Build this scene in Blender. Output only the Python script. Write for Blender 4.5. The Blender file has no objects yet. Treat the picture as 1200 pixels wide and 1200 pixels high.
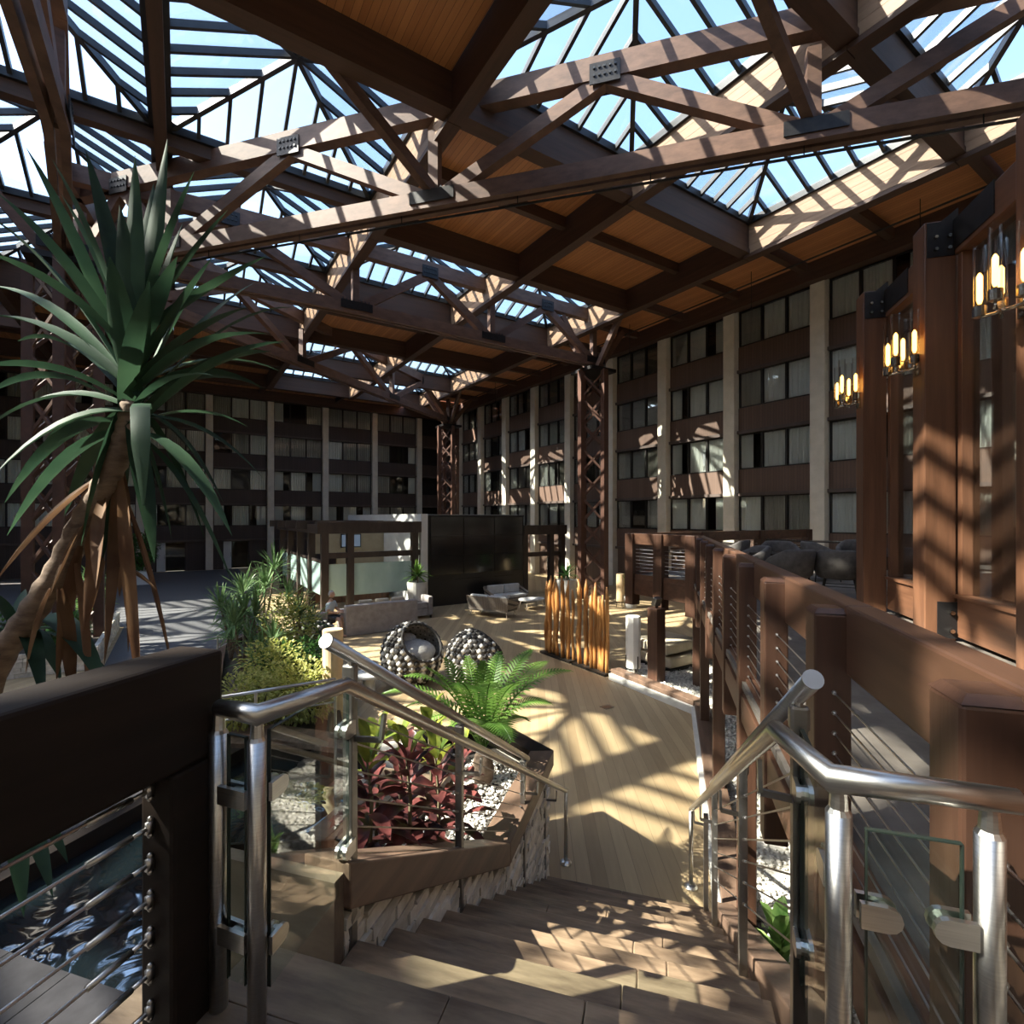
import bpy, math, random
from math import sin, cos, pi, radians, sqrt, atan2
from mathutils import Vector, Matrix, noise
V = Vector
random.seed(7)
SC = bpy.context.scene
COL = SC.collection

# ------------------------------------------------------------------ camera, sky, sun, exposure
EYE = 3.75                       # eye height above the lobby floor
YAW = radians(33.0)
Fd = V((sin(YAW), cos(YAW), 0)); Rd = V((cos(YAW), -sin(YAW), 0))
cam = bpy.data.cameras.new('camera'); camo = bpy.data.objects.new('camera', cam); COL.objects.link(camo)
camo.location = (0, 0, EYE); camo.rotation_euler = (pi/2, 0, -YAW)
cam.sensor_width = 36; cam.lens = 18.0; cam.shift_y = 0.0058; cam.clip_start = 0.02
SC.camera = camo

SUN_DIR = V((1.03, -0.355, -1.0)).normalized()      # the way the sunlight travels
sun = bpy.data.lights.new('sun', 'SUN'); suno = bpy.data.objects.new('sun', sun); COL.objects.link(suno)
sun.energy = 13.0; sun.angle = radians(0.55); sun.color = (1.0, 0.9, 0.76)
suno.rotation_euler = SUN_DIR.to_track_quat('-Z', 'Y').to_euler(); suno.location = (-10, 5, 30)

W = bpy.data.worlds.new('sky'); SC.world = W; W.use_nodes = True
wn = W.node_tree.nodes; wl = W.node_tree.links
sky = wn.new('ShaderNodeTexSky'); sky.sky_type = 'NISHITA'; sky.sun_disc = False
sky.sun_elevation = radians(42.5); sky.sun_rotation = atan2(-SUN_DIR.x, -SUN_DIR.y)
sky.dust_density = 1.6; sky.ozone_density = 1.0
wl.new(sky.outputs[0], wn['Background'].inputs[0]); wn['Background'].inputs[1].default_value = 0.38
vs = SC.view_settings
vs.view_transform = 'Standard'; vs.look = 'None'; vs.gamma = 1.0; vs.use_curve_mapping = False
vs.exposure = 0.95

# ------------------------------------------------------------------ helpers
def P(px, py, d):
    """world point seen at photo pixel (px, py) at depth d along the view axis"""
    return V((0, 0, EYE)) + d*(Fd + Rd*((px-600)/600) + V((0, 0, 1))*((607-py)/600))
def G(px, py, z=0.0):
    return P(px, py, (EYE - z)*600/(py-607))
SA = YAW + radians(16.3)
Sd = V((sin(SA), cos(SA), 0)); Td = V((cos(SA), -sin(SA), 0))
def ST(s, t, z=0.0):
    return Sd*s + Td*t + V((0, 0, z))

class MB:
    """collects polygons, becomes one mesh"""
    def __init__(self): self.v = []; self.f = []
    def add(self, vs, fs):
        n = len(self.v); self.v += [tuple(x) for x in vs]; self.f += [tuple(i+n for i in f) for f in fs]; return self
    def frame(self, c, ax, ay, az):
        c = V(c); vs = [c + ax*i + ay*j + az*k for k in (-1, 1) for j in (-1, 1) for i in (-1, 1)]
        return self.add(vs, [(0, 2, 3, 1), (4, 5, 7, 6), (0, 1, 5, 4), (2, 6, 7, 3), (0, 4, 6, 2), (1, 3, 7, 5)])
    def box(self, x0, x1, y0, y1, z0, z1):
        return self.frame(((x0+x1)/2, (y0+y1)/2, (z0+z1)/2), V(((x1-x0)/2, 0, 0)), V((0, (y1-y0)/2, 0)), V((0, 0, (z1-z0)/2)))
    def sbox(self, s0, s1, t0, t1, z0, z1):
        return self.frame(ST((s0+s1)/2, (t0+t1)/2, (z0+z1)/2), Td*((t1-t0)/2), Sd*((s1-s0)/2), V((0, 0, (z1-z0)/2)))
    def bar(self, p, q, w, h, up=V((0, 0, 1))):
        p = V(p); q = V(q); d = q-p
        if d.length < 1e-6: return self
        u = d.normalized(); x = u.cross(up)
        if x.length < 1e-4: x = u.cross(V((0, 1, 0)))
        x.normalize(); y = x.cross(u).normalized()
        return self.frame((p+q)/2, x*(w/2), d/2, y*(h/2))
    def tube(self, pts, r, n=8, cap=True):
        pts = [V(p) for p in pts]; rs = r if isinstance(r, (list, tuple)) else [r]*len(pts)
        rings = []; prev = None
        for i, p in enumerate(pts):
            a = pts[max(i-1, 0)]; b = pts[min(i+1, len(pts)-1)]
            d0 = (p-a).normalized() if i else (b-p).normalized()
            d1 = (b-p).normalized() if i < len(pts)-1 else d0
            d = (d0+d1).normalized() if (d0+d1).length > 1e-5 else d0
            if prev is None:
                x = d.cross(V((0, 0, 1)))
                if x.length < .05: x = d.cross(V((0, 1, 0)))
            else:
                x = prev - d*prev.dot(d)
            x.normalize(); prev = x; y = d.cross(x)
            m = 1.0/max(.35, d.dot(d0)) if i and i < len(pts)-1 else 1.0
            rings.append([p + (x*cos(2*pi*k/n) + y*sin(2*pi*k/n))*rs[i]*(m if m < 1.4 else 1.4) for k in range(n)])
        vs = [v for rr in rings for v in rr]; fs = []
        for i in range(len(pts)-1):
            for k in range(n):
                a = i*n+k; b = i*n+(k+1) % n
                fs.append((a, b, b+n, a+n))
        if cap: fs.append(tuple(range(n-1, -1, -1))); fs.append(tuple(range((len(pts)-1)*n, len(pts)*n)))
        return self.add(vs, fs)
    def prism(self, poly, z0, z1):
        n = len(poly); vs = [(p[0], p[1], z0) for p in poly] + [(p[0], p[1], z1) for p in poly]
        a = sum(poly[i][0]*poly[(i+1) % n][1]-poly[(i+1) % n][0]*poly[i][1] for i in range(n))
        fs = [tuple(range(n-1, -1, -1)), tuple(range(n, 2*n))] + [(i, (i+1) % n, (i+1) % n+n, i+n) for i in range(n)]
        if a < 0: fs = [tuple(reversed(f)) for f in fs]
        return self.add(vs, fs)
    def slab(self, pts, th):
        """flat polygon (3-D points) thickened along its normal"""
        pts = [V(p) for p in pts]; n = len(pts)
        nm = (pts[1]-pts[0]).cross(pts[2]-pts[0]).normalized()*th/2
        vs = [p-nm for p in pts] + [p+nm for p in pts]
        return self.add(vs, [tuple(range(n-1, -1, -1)), tuple(range(n, 2*n))] + [(i, (i+1) % n, (i+1) % n+n, i+n) for i in range(n)])
    def lathe(self, prof, c=(0, 0, 0), n=14):
        c = V(c); vs = []; fs = []
        for r, z in prof: vs += [c + V((r*cos(2*pi*k/n), r*sin(2*pi*k/n), z)) for k in range(n)]
        for i in range(len(prof)-1):
            for k in range(n):
                a = i*n+k; b = i*n+(k+1) % n
                fs.append((a, b, b+n, a+n))
        fs.append(tuple(range(n-1, -1, -1))); fs.append(tuple(range((len(prof)-1)*n, len(prof)*n)))
        return self.add(vs, fs)
    def ball(self, c, rx, ry, rz, nu=8, nv=5):
        prof = [(max(.001, sin(pi*i/nv)), -cos(pi*i/nv)) for i in range(nv+1)]
        c = V(c); vs = []; fs = []
        for r, z in prof: vs += [c + V((rx*r*cos(2*pi*k/nu), ry*r*sin(2*pi*k/nu), rz*z)) for k in range(nu)]
        for i in range(nv):
            for k in range(nu):
                a = i*nu+k; b = i*nu+(k+1) % nu
                fs.append((a, b, b+nu, a+nu))
        return self.add(vs, fs)
    def mesh(self, name, m, smooth=False):
        me = bpy.data.meshes.new(name); me.from_pydata(self.v, [], self.f)
        if m: me.materials.append(m)
        if smooth: me.polygons.foreach_set('use_smooth', [True]*len(me.polygons))
        me.update(); return me

def root_loc(o):
    v = V((0, 0, 0))
    while o: v = v + o.location; o = o.parent
    return v
def build(mb, name, m, parent=None, smooth=False, bevel=0.0, autosmooth=False):
    """one mesh object; its vertices are in world space, children are shifted to their parent"""
    if parent:
        off = root_loc(parent); mb.v = [(x-off.x, y-off.y, z-off.z) for x, y, z in mb.v]
    o = bpy.data.objects.new(name, mb.mesh(name, m, smooth)); COL.objects.link(o)
    if parent: o.parent = parent
    if bevel:
        b = o.modifiers.new('bevel', 'BEVEL'); b.width = bevel; b.segments = 2; b.limit_method = 'ANGLE'
    return o
def tag(o, label=None, cat=None, group=None, kind=None):
    if label: o['label'] = label
    if cat: o['category'] = cat
    if group: o['group'] = group
    if kind: o['kind'] = kind
    return o
def empty(name, loc, label=None, cat=None, group=None, kind=None):
    o = bpy.data.objects.new(name, None); COL.objects.link(o); o.location = loc; o.empty_display_size = .2
    return tag(o, label, cat, group, kind)
def place(src, loc, parent):
    """another object with the same mesh (parts such as panes and stones)"""
    o = src.copy(); COL.objects.link(o); o.parent = parent; o.location = loc; return o
def copy_tree(o, loc, rotz=None, label=None, parent=None):
    c = o.copy(); COL.objects.link(c); c.parent = parent
    if parent is None:
        c.location = loc
        if rotz is not None: c.rotation_euler.z = rotz
        if label: c['label'] = label
    for ch in list(o.children): copy_tree(ch, None, None, None, c)
    return c

# ------------------------------------------------------------------ materials
def nodes(name):
    m = bpy.data.materials.new(name); m.use_nodes = True
    return m, m.node_tree.nodes, m.node_tree.links, m.node_tree.nodes['Principled BSDF']
def ramp(n, stops):
    r = n.new('ShaderNodeValToRGB'); e = r.color_ramp.elements
    while len(e) < len(stops): e.new(.5)
    for el, (p, c) in zip(e, stops): el.position = p; el.color = (*c, 1)
    return r
def mat(name, c1, c2=None, rough=.6, metal=0.0, scale=6.0, stretch=(1, 1, 1), rotz=0.0, bump=0.0, rand=0.0, spec=.5, detail=5.0, lo=.3, hi=.7):
    m, n, l, b = nodes(name)
    b.inputs['Roughness'].default_value = rough; b.inputs['Metallic'].default_value = metal
    b.inputs['Specular IOR Level'].default_value = spec
    col = None
    if c2 is None: b.inputs['Base Color'].default_value = (*c1, 1)
    else:
        tc = n.new('ShaderNodeTexCoord'); mp = n.new('ShaderNodeMapping'); mp2 = n.new('ShaderNodeMapping')
        mp.inputs['Rotation'].default_value = (0, 0, rotz); mp2.inputs['Scale'].default_value = stretch
        l.new(tc.outputs['Object'], mp.inputs[0]); l.new(mp.outputs[0], mp2.inputs[0])
        nz = n.new('ShaderNodeTexNoise'); nz.inputs['Scale'].default_value = scale; nz.inputs['Detail'].default_value = detail
        nz.inputs['Roughness'].default_value = .62
        l.new(mp2.outputs[0], nz.inputs['Vector'])
        r = ramp(n, [(lo, c1), (hi, c2)]); l.new(nz.outputs['Fac'], r.inputs[0]); col = r.outputs[0]
        if rand:
            oi = n.new('ShaderNodeObjectInfo'); hs = n.new('ShaderNodeHueSaturation')
            mr = n.new('ShaderNodeMapRange'); mr.inputs[3].default_value = 1-rand; mr.inputs[4].default_value = 1+rand
            l.new(oi.outputs['Random'], mr.inputs[0]); l.new(mr.outputs[0], hs.inputs['Value']); l.new(col, hs.inputs['Color']); col = hs.outputs[0]
        l.new(col, b.inputs['Base Color'])
        if bump:
            bp = n.new('ShaderNodeBump'); bp.inputs['Strength'].default_value = bump; bp.inputs['Distance'].default_value = .01
            l.new(nz.outputs['Fac'], bp.inputs['Height']); l.new(bp.outputs[0], b.inputs['Normal'])
    return m
def glass(name, tint=(1, 1, 1), refl=.12, rough=0.02):
    """clear sheet glass: lets light and shadow rays through, mirrors a little"""
    m, n, l, b = nodes(name)
    out = n['Material Output']; n.remove(b)
    tr = n.new('ShaderNodeBsdfTransparent'); tr.inputs[0].default_value = (*tint, 1)
    gl = n.new('ShaderNodeBsdfGlossy'); gl.inputs['Roughness'].default_value = rough
    fr = n.new('ShaderNodeFresnel'); fr.inputs[0].default_value = 1.5
    mx = n.new('ShaderNodeMixShader'); ma = n.new('ShaderNodeMath'); ma.operation = 'MULTIPLY'; ma.inputs[1].default_value = refl*8
    ma.use_clamp = True
    l.new(fr.outputs[0], ma.inputs[0]); l.new(ma.outputs[0], mx.inputs[0]); l.new(tr.outputs[0], mx.inputs[1]); l.new(gl.outputs[0], mx.inputs[2])
    l.new(mx.outputs[0], out.inputs[0]); return m
def planks(name, c1, c2, width, axis='X', rotz=0.0, rough=.6, gap=.06, gapc=.35, length=0.0):
    """boards of one width running square to `axis`, dark joints, each board its own tone"""
    m, n, l, b = nodes(name); b.inputs['Roughness'].default_value = rough
    tc = n.new('ShaderNodeTexCoord'); mp = n.new('ShaderNodeMapping'); mp.inputs['Rotation'].default_value = (0, 0, rotz)
    l.new(tc.outputs['Object'], mp.inputs[0]); sp = n.new('ShaderNodeSeparateXYZ'); l.new(mp.outputs[0], sp.inputs[0])
    dv = n.new('ShaderNodeMath'); dv.operation = 'DIVIDE'; dv.inputs[1].default_value = width; l.new(sp.outputs[axis], dv.inputs[0])
    fl = n.new('ShaderNodeMath'); fl.operation = 'FLOOR'; l.new(dv.outputs[0], fl.inputs[0])
    frc = n.new('ShaderNodeMath'); frc.operation = 'FRACT'; l.new(dv.outputs[0], frc.inputs[0])
    wnz = n.new('ShaderNodeTexWhiteNoise'); wnz.noise_dimensions = '1D'; l.new(fl.outputs[0], wnz.inputs['W'])
    st = n.new('ShaderNodeMapping'); st.inputs['Scale'].default_value = (14, 1.2, 14) if axis == 'X' else (1.2, 14, 14)
    l.new(mp.outputs[0], st.inputs[0])
    nz = n.new('ShaderNodeTexNoise'); nz.inputs['Scale'].default_value = 1.6; nz.inputs['Detail'].default_value = 4; l.new(st.outputs[0], nz.inputs['Vector'])
    ad = n.new('ShaderNodeMath'); ad.operation = 'ADD'; l.new(wnz.outputs['Value'], ad.inputs[0]); l.new(nz.outputs['Fac'], ad.inputs[1])
    hf = n.new('ShaderNodeMath'); hf.operation = 'MULTIPLY'; hf.inputs[1].default_value = .5; l.new(ad.outputs[0], hf.inputs[0])
    r = ramp(n, [(.2, c1), (.8, c2)]); l.new(hf.outputs[0], r.inputs[0])
    lt = n.new('ShaderNodeMath'); lt.operation = 'LESS_THAN'; lt.inputs[1].default_value = gap; l.new(frc.outputs[0], lt.inputs[0])
    mx = n.new('ShaderNodeMix'); mx.data_type = 'RGBA'; mx.inputs['B'].default_value = (c1[0]*gapc, c1[1]*gapc, c1[2]*gapc, 1)
    l.new(lt.outputs[0], mx.inputs['Factor']); l.new(r.outputs[0], mx.inputs['A']); l.new(mx.outputs['Result'], b.inputs['Base Color'])
    bp = n.new('ShaderNodeBump'); bp.inputs['Strength'].default_value = .35; bp.inputs['Distance'].default_value = .006; bp.invert = True
    l.new(lt.outputs[0], bp.inputs['Height']); l.new(bp.outputs[0], b.inputs['Normal'])
    return m
def leafmat(name, c1, c2, scale=8.0, trans=.25, rough=.4, rand=.25, vein=None):
    m, n, l, b = nodes(name)
    b.inputs['Roughness'].default_value = rough; b.inputs['Specular IOR Level'].default_value = .25
    tc = n.new('ShaderNodeTexCoord'); nz = n.new('ShaderNodeTexNoise'); nz.inputs['Scale'].default_value = scale
    l.new(tc.outputs['Object'], nz.inputs['Vector']); r = ramp(n, [(.35, c1), (.68, c2)]); l.new(nz.outputs['Fac'], r.inputs[0])
    oi = n.new('ShaderNodeObjectInfo'); hs = n.new('ShaderNodeHueSaturation'); mr = n.new('ShaderNodeMapRange')
    mr.inputs[3].default_value = 1-rand; mr.inputs[4].default_value = 1+rand
    l.new(oi.outputs['Random'], mr.inputs[0]); l.new(mr.outputs[0], hs.inputs['Value']); l.new(r.outputs[0], hs.inputs['Color'])
    l.new(hs.outputs[0], b.inputs['Base Color'])
    td = n.new('ShaderNodeBsdfTranslucent'); l.new(hs.outputs[0], td.inputs[0])
    mx = n.new('ShaderNodeMixShader'); mx.inputs[0].default_value = trans
    l.new(b.outputs[0], mx.inputs[1]); l.new(td.outputs[0], mx.inputs[2]); l.new(mx.outputs[0], n['Material Output'].inputs[0])
    return m
def emit(name, c, s):
    m, n, l, b = nodes(name); b.inputs['Base Color'].default_value = (*c, 1)
    b.inputs['Emission Color'].default_value = (*c, 1); b.inputs['Emission Strength'].default_value = s; return m

TB1, TB2 = (.05, .026, .018), (.095, .05, .033)
M_beam_x = mat('timber_along_x', TB1, TB2, .62, stretch=(.35, 6, 6), scale=1.3, bump=.25, lo=.25, hi=.75)
M_beam_y = mat('timber_along_y', TB1, TB2, .62, stretch=(6, .35, 6), scale=1.3, bump=.25, lo=.25, hi=.75)
M_beam = mat('timber_truss', (.085, .046, .033), (.165, .092, .064), .62, stretch=(1.6, 1.6, 4), scale=1.6, bump=.2, rand=.12)
M_fascia_sunlit = mat('sunlit_fascia_boards', (.25, .155, .095), (.37, .235, .145), .6, stretch=(7, .5, 8), scale=1.2, bump=.2, lo=.3, hi=.7)  # lighter than the beams: sunlight on the well sides put into the colour
M_iron = mat('dark_steel', (.02, .019, .02), (.035, .032, .032), .45, .6, scale=9)
M_alum = mat('dark_aluminium', (.03, .032, .036), (.045, .047, .052), .4, .5, scale=3)
M_soffit = planks('soffit_boards', (.42, .17, .065), (.60, .27, .11), .145, 'X', rough=.45)
M_skyglass = glass('skylight_glass', (.93, .97, .98), .05)
M_winglass = glass('window_glass', (.95, .96, .95), .09)
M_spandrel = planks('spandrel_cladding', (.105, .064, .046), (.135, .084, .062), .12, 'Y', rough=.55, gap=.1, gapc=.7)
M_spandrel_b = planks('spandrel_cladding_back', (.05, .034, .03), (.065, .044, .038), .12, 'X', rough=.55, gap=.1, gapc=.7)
M_pil = mat('pilaster_concrete', (.60, .56, .47), (.72, .67, .57), .8, scale=2.5, bump=.1)
M_ledge = mat('ledge_metal', (.07, .052, .045), (.1, .075, .065), .5, scale=3)
M_dark = mat('dark_interior', (.012, .011, .011), (.02, .018, .017), .8, scale=2)
M_frame = mat('window_frame_bronze', (.018, .016, .015), (.028, .024, .022), .45, .3, scale=4)
M_curtain = mat('curtain_cloth', (.80, .82, .79), (.92, .93, .90), .9, scale=2, stretch=(3, 3, .3))
M_sheer = mat('curtain_drape', (.42, .41, .37), (.55, .54, .49), .9, scale=2, stretch=(3, 3, .3))

# ------------------------------------------------------------------ the shell of the atrium
X0, X1, Y0, Y1 = -17.5, 20.5, -7.0, 43.0
ZT = 12.72                                   # top of the guest-room walls
GX = [-16.9+5.5*i for i in range(7)]         # roof grid: -16.9 ... 16.1
GY = [-6.6+5.6*i for i in range(9)]          # -6.6 ... 38.2
ZB, ZE, ZA = 12.52, 13.66, 14.8             # underside of beams, eaves of the skylights, their peaks

M_tanfloor = None
def floor_materials():
    tan = planks('tan_plank_floor', (.33, .235, .13), (.47, .35, .20), .16, 'X', rotz=radians(35), rough=.5, gap=.04, gapc=.8)
    grey = mat('grey_carpet', (.075, .075, .08), (.125, .124, .13), .95, scale=14, stretch=(1, 3, 1), bump=.3)
    return tan, grey
M_tan, M_greycarpet = floor_materials()

fl = MB().box(X0-.3, X1+3, Y0-.3, Y1+.3, -.3, 0); build(fl, 'floor', M_tan)['kind'] = 'structure'
# grey carpet lane on the left of the lobby, a thin sheet with its own edge
gc = MB().prism([(-1.6, 9.6), (-.4, 10.5), (.9, 12.6), (2.3, 15), (2.4, 22), (3.6, 30), (3.6, 42.6), (-17, 42.6), (-17, 22.1), (-1.6, 22.1)], 0.002, 0.012)
tag(build(gc, 'grey_carpet', M_greycarpet), 'blue-grey carpet lane running past the plant bed to the far wall', 'carpet')

def struct(mb, name, m, **k):
    o = build(mb, name, m, **k); o['kind'] = 'structure'; return o
M_plainwall = mat('plain_beige_wall', (.34, .29, .23), (.42, .36, .29), .7, scale=2)
struct(MB().box(X0-.3, X0, Y0, Y1, 0, 15), 'wall_left', M_plainwall)
struct(MB().box(X0, X1+3, Y0-.3, Y0, 0, 15), 'wall_front', M_plainwall)

# skylight prototype: hipped glass pyramid, panes and bars are parts
PW, PH = 5.5-.34, 5.6-.34
def pyramid_parts():
    hx, hy, hz = PW/2, PH/2, ZA-ZE
    faces = [((-hx, -hy), (hx, -hy)), ((hx, -hy), (hx, hy)), ((hx, hy), (-hx, hy)), ((-hx, hy), (-hx, -hy))]
    panes, bars = [], []
    N = 8
    ap = V((0, 0, hz))
    for a, b in faces:
        a = V((*a, 0)); b = V((*b, 0)); mid = (a+b)/2; inn = ap-mid
        def pt(u, w): return a+(b-a)*u + inn*w
        for i in range(N):
            u0, u1 = i/N, (i+1)/N
            h0, h1 = 2*min(u0, 1-u0), 2*min(u1, 1-u1)
            poly = [pt(u0, 0), pt(u1, 0)] + ([pt(u1, h1)] if h1 > 1e-6 else []) + ([pt(u0, h0)] if h0 > 1e-6 else [])
            panes.append(MB().slab(poly, .012))
        for i in range(1, N):
            u = i/N; h = 2*min(u, 1-u)
            nm = (b-a).cross(inn).normalized()
            bars.append(('glazing_bar', MB().bar(pt(u, 0)-nm*.03, pt(u, h)-nm*.03, .085, .15, up=nm)))
        bars.append(('hip_bar', MB().bar(a-V((0, 0, .05)), ap-V((0, 0, .05)), .12, .18)))
        bars.append(('curb', MB().bar(a-V((0, 0, .04)), b-V((0, 0, .04)), .14, .2)))
    return panes, bars
_pan, _bar = pyramid_parts()
PAN = [m.mesh('pane', M_skyglass) for m in _pan]
BAR = [(n, m.mesh(n, M_alum)) for n, m in _bar]
def lit_cell(c, r):
    """which roof bays are glazed (c counts grid columns, r grid rows)"""
    if c >= 4: return r in (0, 1, 2, 4, 6, 7)  # nearest row: unseen skylights added to light the stairs from behind
    if c == 3: return r in (0, 3, 4, 5)
    if c == 2: return r in (0, 1, 2, 3, 4, 5)
    return r < 7
wi = 0
ceil = empty('ceiling', (0, 0, ZB)); ceil['kind'] = 'structure'
soffit_src = None
for c in range(6):
    for r in range(8):
        cx, cy = (GX[c]+GX[c+1])/2, (GY[r]+GY[r+1])/2
        if lit_cell(c, r):
            wi += 1
            w = empty('window_%d' % wi, (cx, cy, ZE)); w['kind'] = 'structure'
            for me in PAN:
                o = bpy.data.objects.new('pane', me); COL.objects.link(o); o.parent = w
            for n, me in BAR:
                o = bpy.data.objects.new(n, me); COL.objects.link(o); o.parent = w
        else:
            build(MB().box(GX[c]+.15, GX[c+1]-.15, GY[r]+.15, GY[r+1]-.15, 13.45, 13.62), 'soffit_panel', M_soffit, ceil)
            build(MB().box(GX[c]+.15, GX[c+1]-.15, cy-.11, cy+.11, 13.1, 13.45), 'cross_beam', M_beam_x, ceil)
# edge bays beside the right wall, the far wall and over the near end
for r in range(8):
    build(MB().box(GX[6]+.15, 19.75, GY[r]+.15, GY[r+1]-.15, 13.3, 13.5), 'soffit_panel', M_soffit, ceil)
    for yy in (GY[r], (GY[r]+GY[r+1])/2):
        build(MB().box(GX[6]+.15, 19.75, yy-.12, yy+.12, 12.98, 13.5), 'cross_beam', M_beam_x, ceil)
build(MB().box(GX[6]+.15, 19.75, GY[8]+.15, 42.2, 13.3, 13.5), 'soffit_panel', M_soffit, ceil)
for c in range(6):
    build(MB().box(GX[c]+.15, GX[c+1]-.15, GY[8]+.15, 42.2, 13.3, 13.5), 'soffit_panel', M_soffit, ceil)
    build(MB().box(GX[c]-.12, GX[c]+.12, GY[8]+.15, 42.2, 12.98, 13.5), 'cross_beam', M_beam_y, ceil)
build(MB().box(X0, X1+3, Y0, GY[0]-.15, 13.3, 13.5), 'soffit_panel', M_soffit, ceil)
build(MB().box(19.75, 20.15, GY[0]-6, 43, 12.6, 13.5), 'edge_beam', M_beam_y, ceil)
build(MB().box(20.15, 23.5, Y0, 43.3, ZT, 13.5), 'edge_beam', M_beam_y, ceil)
build(MB().box(X0, 19.75, 42.2, 42.65, 12.6, 13.5), 'edge_beam', M_beam_x, ceil)
build(MB().box(X0, 23.5, 42.65, 43.6, ZT, 13.5), 'edge_beam', M_beam_x, ceil)
build(MB().box(X0-.3, GX[0], Y0, Y1, 13.3, 13.5), 'soffit_panel', M_soffit, ceil)
# main grid beams; boards on one side of glazed bays carry a painted sunlit tone
for i, x in enumerate(GX):
    for r in range(8):
        thin = i == 3 and lit_cell(2, r) and lit_cell(3, r)
        if thin:
            build(MB().box(x-.13, x+.13, GY[r], GY[r+1], 13.25, ZE), 'valley_beam', M_beam_y, ceil); continue
        build(MB().box(x-.13, x+.13, GY[r], GY[r+1], ZB, ZE), 'grid_beam', M_beam_y, ceil)
        build(MB().box(x-.17, x+.17, GY[r]+.01, GY[r+1]-.01, ZB-.06, ZB+.05), 'beam_trim', M_beam_y, ceil)
for j, y in enumerate(GY):
    for c in range(6):
        if c in (2, 3) and 0 < j < 8 and lit_cell(c, j-1) and lit_cell(c, j):
            build(MB().box(GX[c]+.13, GX[c+1]-.13, y-.14, y+.14, 13.2, ZE), 'valley_beam', M_beam_x, ceil); continue
        build(MB().box(GX[c]+.13, GX[c+1]-.13, y-.16, y+.16, ZB+.12, ZE), 'grid_beam', M_beam_x, ceil)
        build(MB().box(GX[c]+.13, GX[c+1]-.13, y-.2, y+.2, ZB+.06, ZB+.2), 'beam_trim', M_beam_x, ceil)
fas = {}
for c in range(6):
    for r in range(8):
        if not lit_cell(c, r) or (c == 2 and lit_cell(3, r)): continue
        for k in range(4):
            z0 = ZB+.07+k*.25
            build(MB().box(GX[c+1]-.155, GX[c+1]-.131, GY[r]+.17, GY[r+1]-.17, z0, z0+.242), 'fascia_board', M_fascia_sunlit, ceil)
        build(MB().box(GX[c+1]-.2, GX[c+1]-.131, GY[r]+.17, GY[r+1]-.17, ZE-.12, ZE-.02), 'gutter', M_iron, ceil)
# ------------------------------------------------------------------ guest-room walls
ROWS = [(3.17, 4.70), (5.84, 7.38), (8.50, 10.02), (11.15, 12.66)]
LEDGES = [2.12, 4.77, 7.45, 10.08]
def window_proto(w, h, panes, look):
    """window at origin, facing -Y: frame, panes, curtains as parts"""
    r = empty('window_0', (0, 0, 0)); r['kind'] = 'structure'
    fr = MB(); t = .05
    for x0, x1, z0, z1 in ((-w/2, w/2, 0, t), (-w/2, w/2, h-t, h), (-w/2, -w/2+t, t, h-t), (w/2-t, w/2, t, h-t)):
        fr.box(x0, x1, -.06, .06, z0, z1)
    build(fr, 'window_frame', M_frame, r)
    for k in range(1, panes):
        x = -w/2 + w*k/panes
        build(MB().box(x-.045, x+.045, -.06, .06, t, h-t), 'mullion', M_frame, r)
    for k in range(panes):
        xa = -w/2+t+(w-2*t)*k/panes; xb = -w/2+t+(w-2*t)*(k+1)/panes
        build(MB().box(xa+.02, xb-.02, -.008, .008, t, h-t), 'pane', M_winglass, r)
        if look[k] == ' ': continue
        cb = MB(); n = 18; f = {'c': 1.0, 'd': 1.0, 'h': .55, 'r': .55}[look[k]]
        x0 = xa if look[k] != 'r' else xb-(xb-xa)*f; x1 = x0+(xb-xa)*f
        pts = [(x0+(x1-x0)*i/n, 0.075+.04*(1 if i % 2 else -1)+.012*sin(i*1.7)) for i in range(n+1)]
        vs = [(x, y, .02) for x, y in pts] + [(x, y, h-.02) for x, y in pts]
        cb.add(vs, [(i, i+1, i+n+2, i+n+1) for i in range(n)])
        build(cb, 'curtain', M_sheer if look[k] == 'd' else M_curtain, r)
    return r
H = ROWS[0][1]-ROWS[0][0]
def wall_run(side, origin, along, facing_rot, bays, pil, wproj, gaps):
    """bays: list of (centre distance along the wall, width)"""
    pass
LOOKS_R = ['ccc', 'cdc', 'ccd', 'dcc', 'cdd', 'ddc', 'c c', 'ccr', 'hcc', 'chd']
LOOKS_B = ['cdc', 'ddd', 'c c', 'h d', 'cdd', ' dc', 'ccc', 'd r', 'dcc', 'hcr']
bay_w = 3.7-.62
protos_r = [window_proto(bay_w, H, 3, s) for s in LOOKS_R]
bay_b = 4.03-.5
protos_b = [window_proto(bay_b, H, 3, s) for s in LOOKS_B]
wn_ = wi
rnd = random.Random(3)
def put_window(pr, loc, rot):
    global wn_
    wn_ += 1
    c = copy_tree(pr, loc, rot); c.name = 'window_%d' % wn_
right = struct(MB().box(21.0, 21.3, Y0, Y1+.6, 0, ZT), 'wall_right', M_dark)
PR = [9.9+3.7*k for k in range(-3, 9)]
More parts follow.
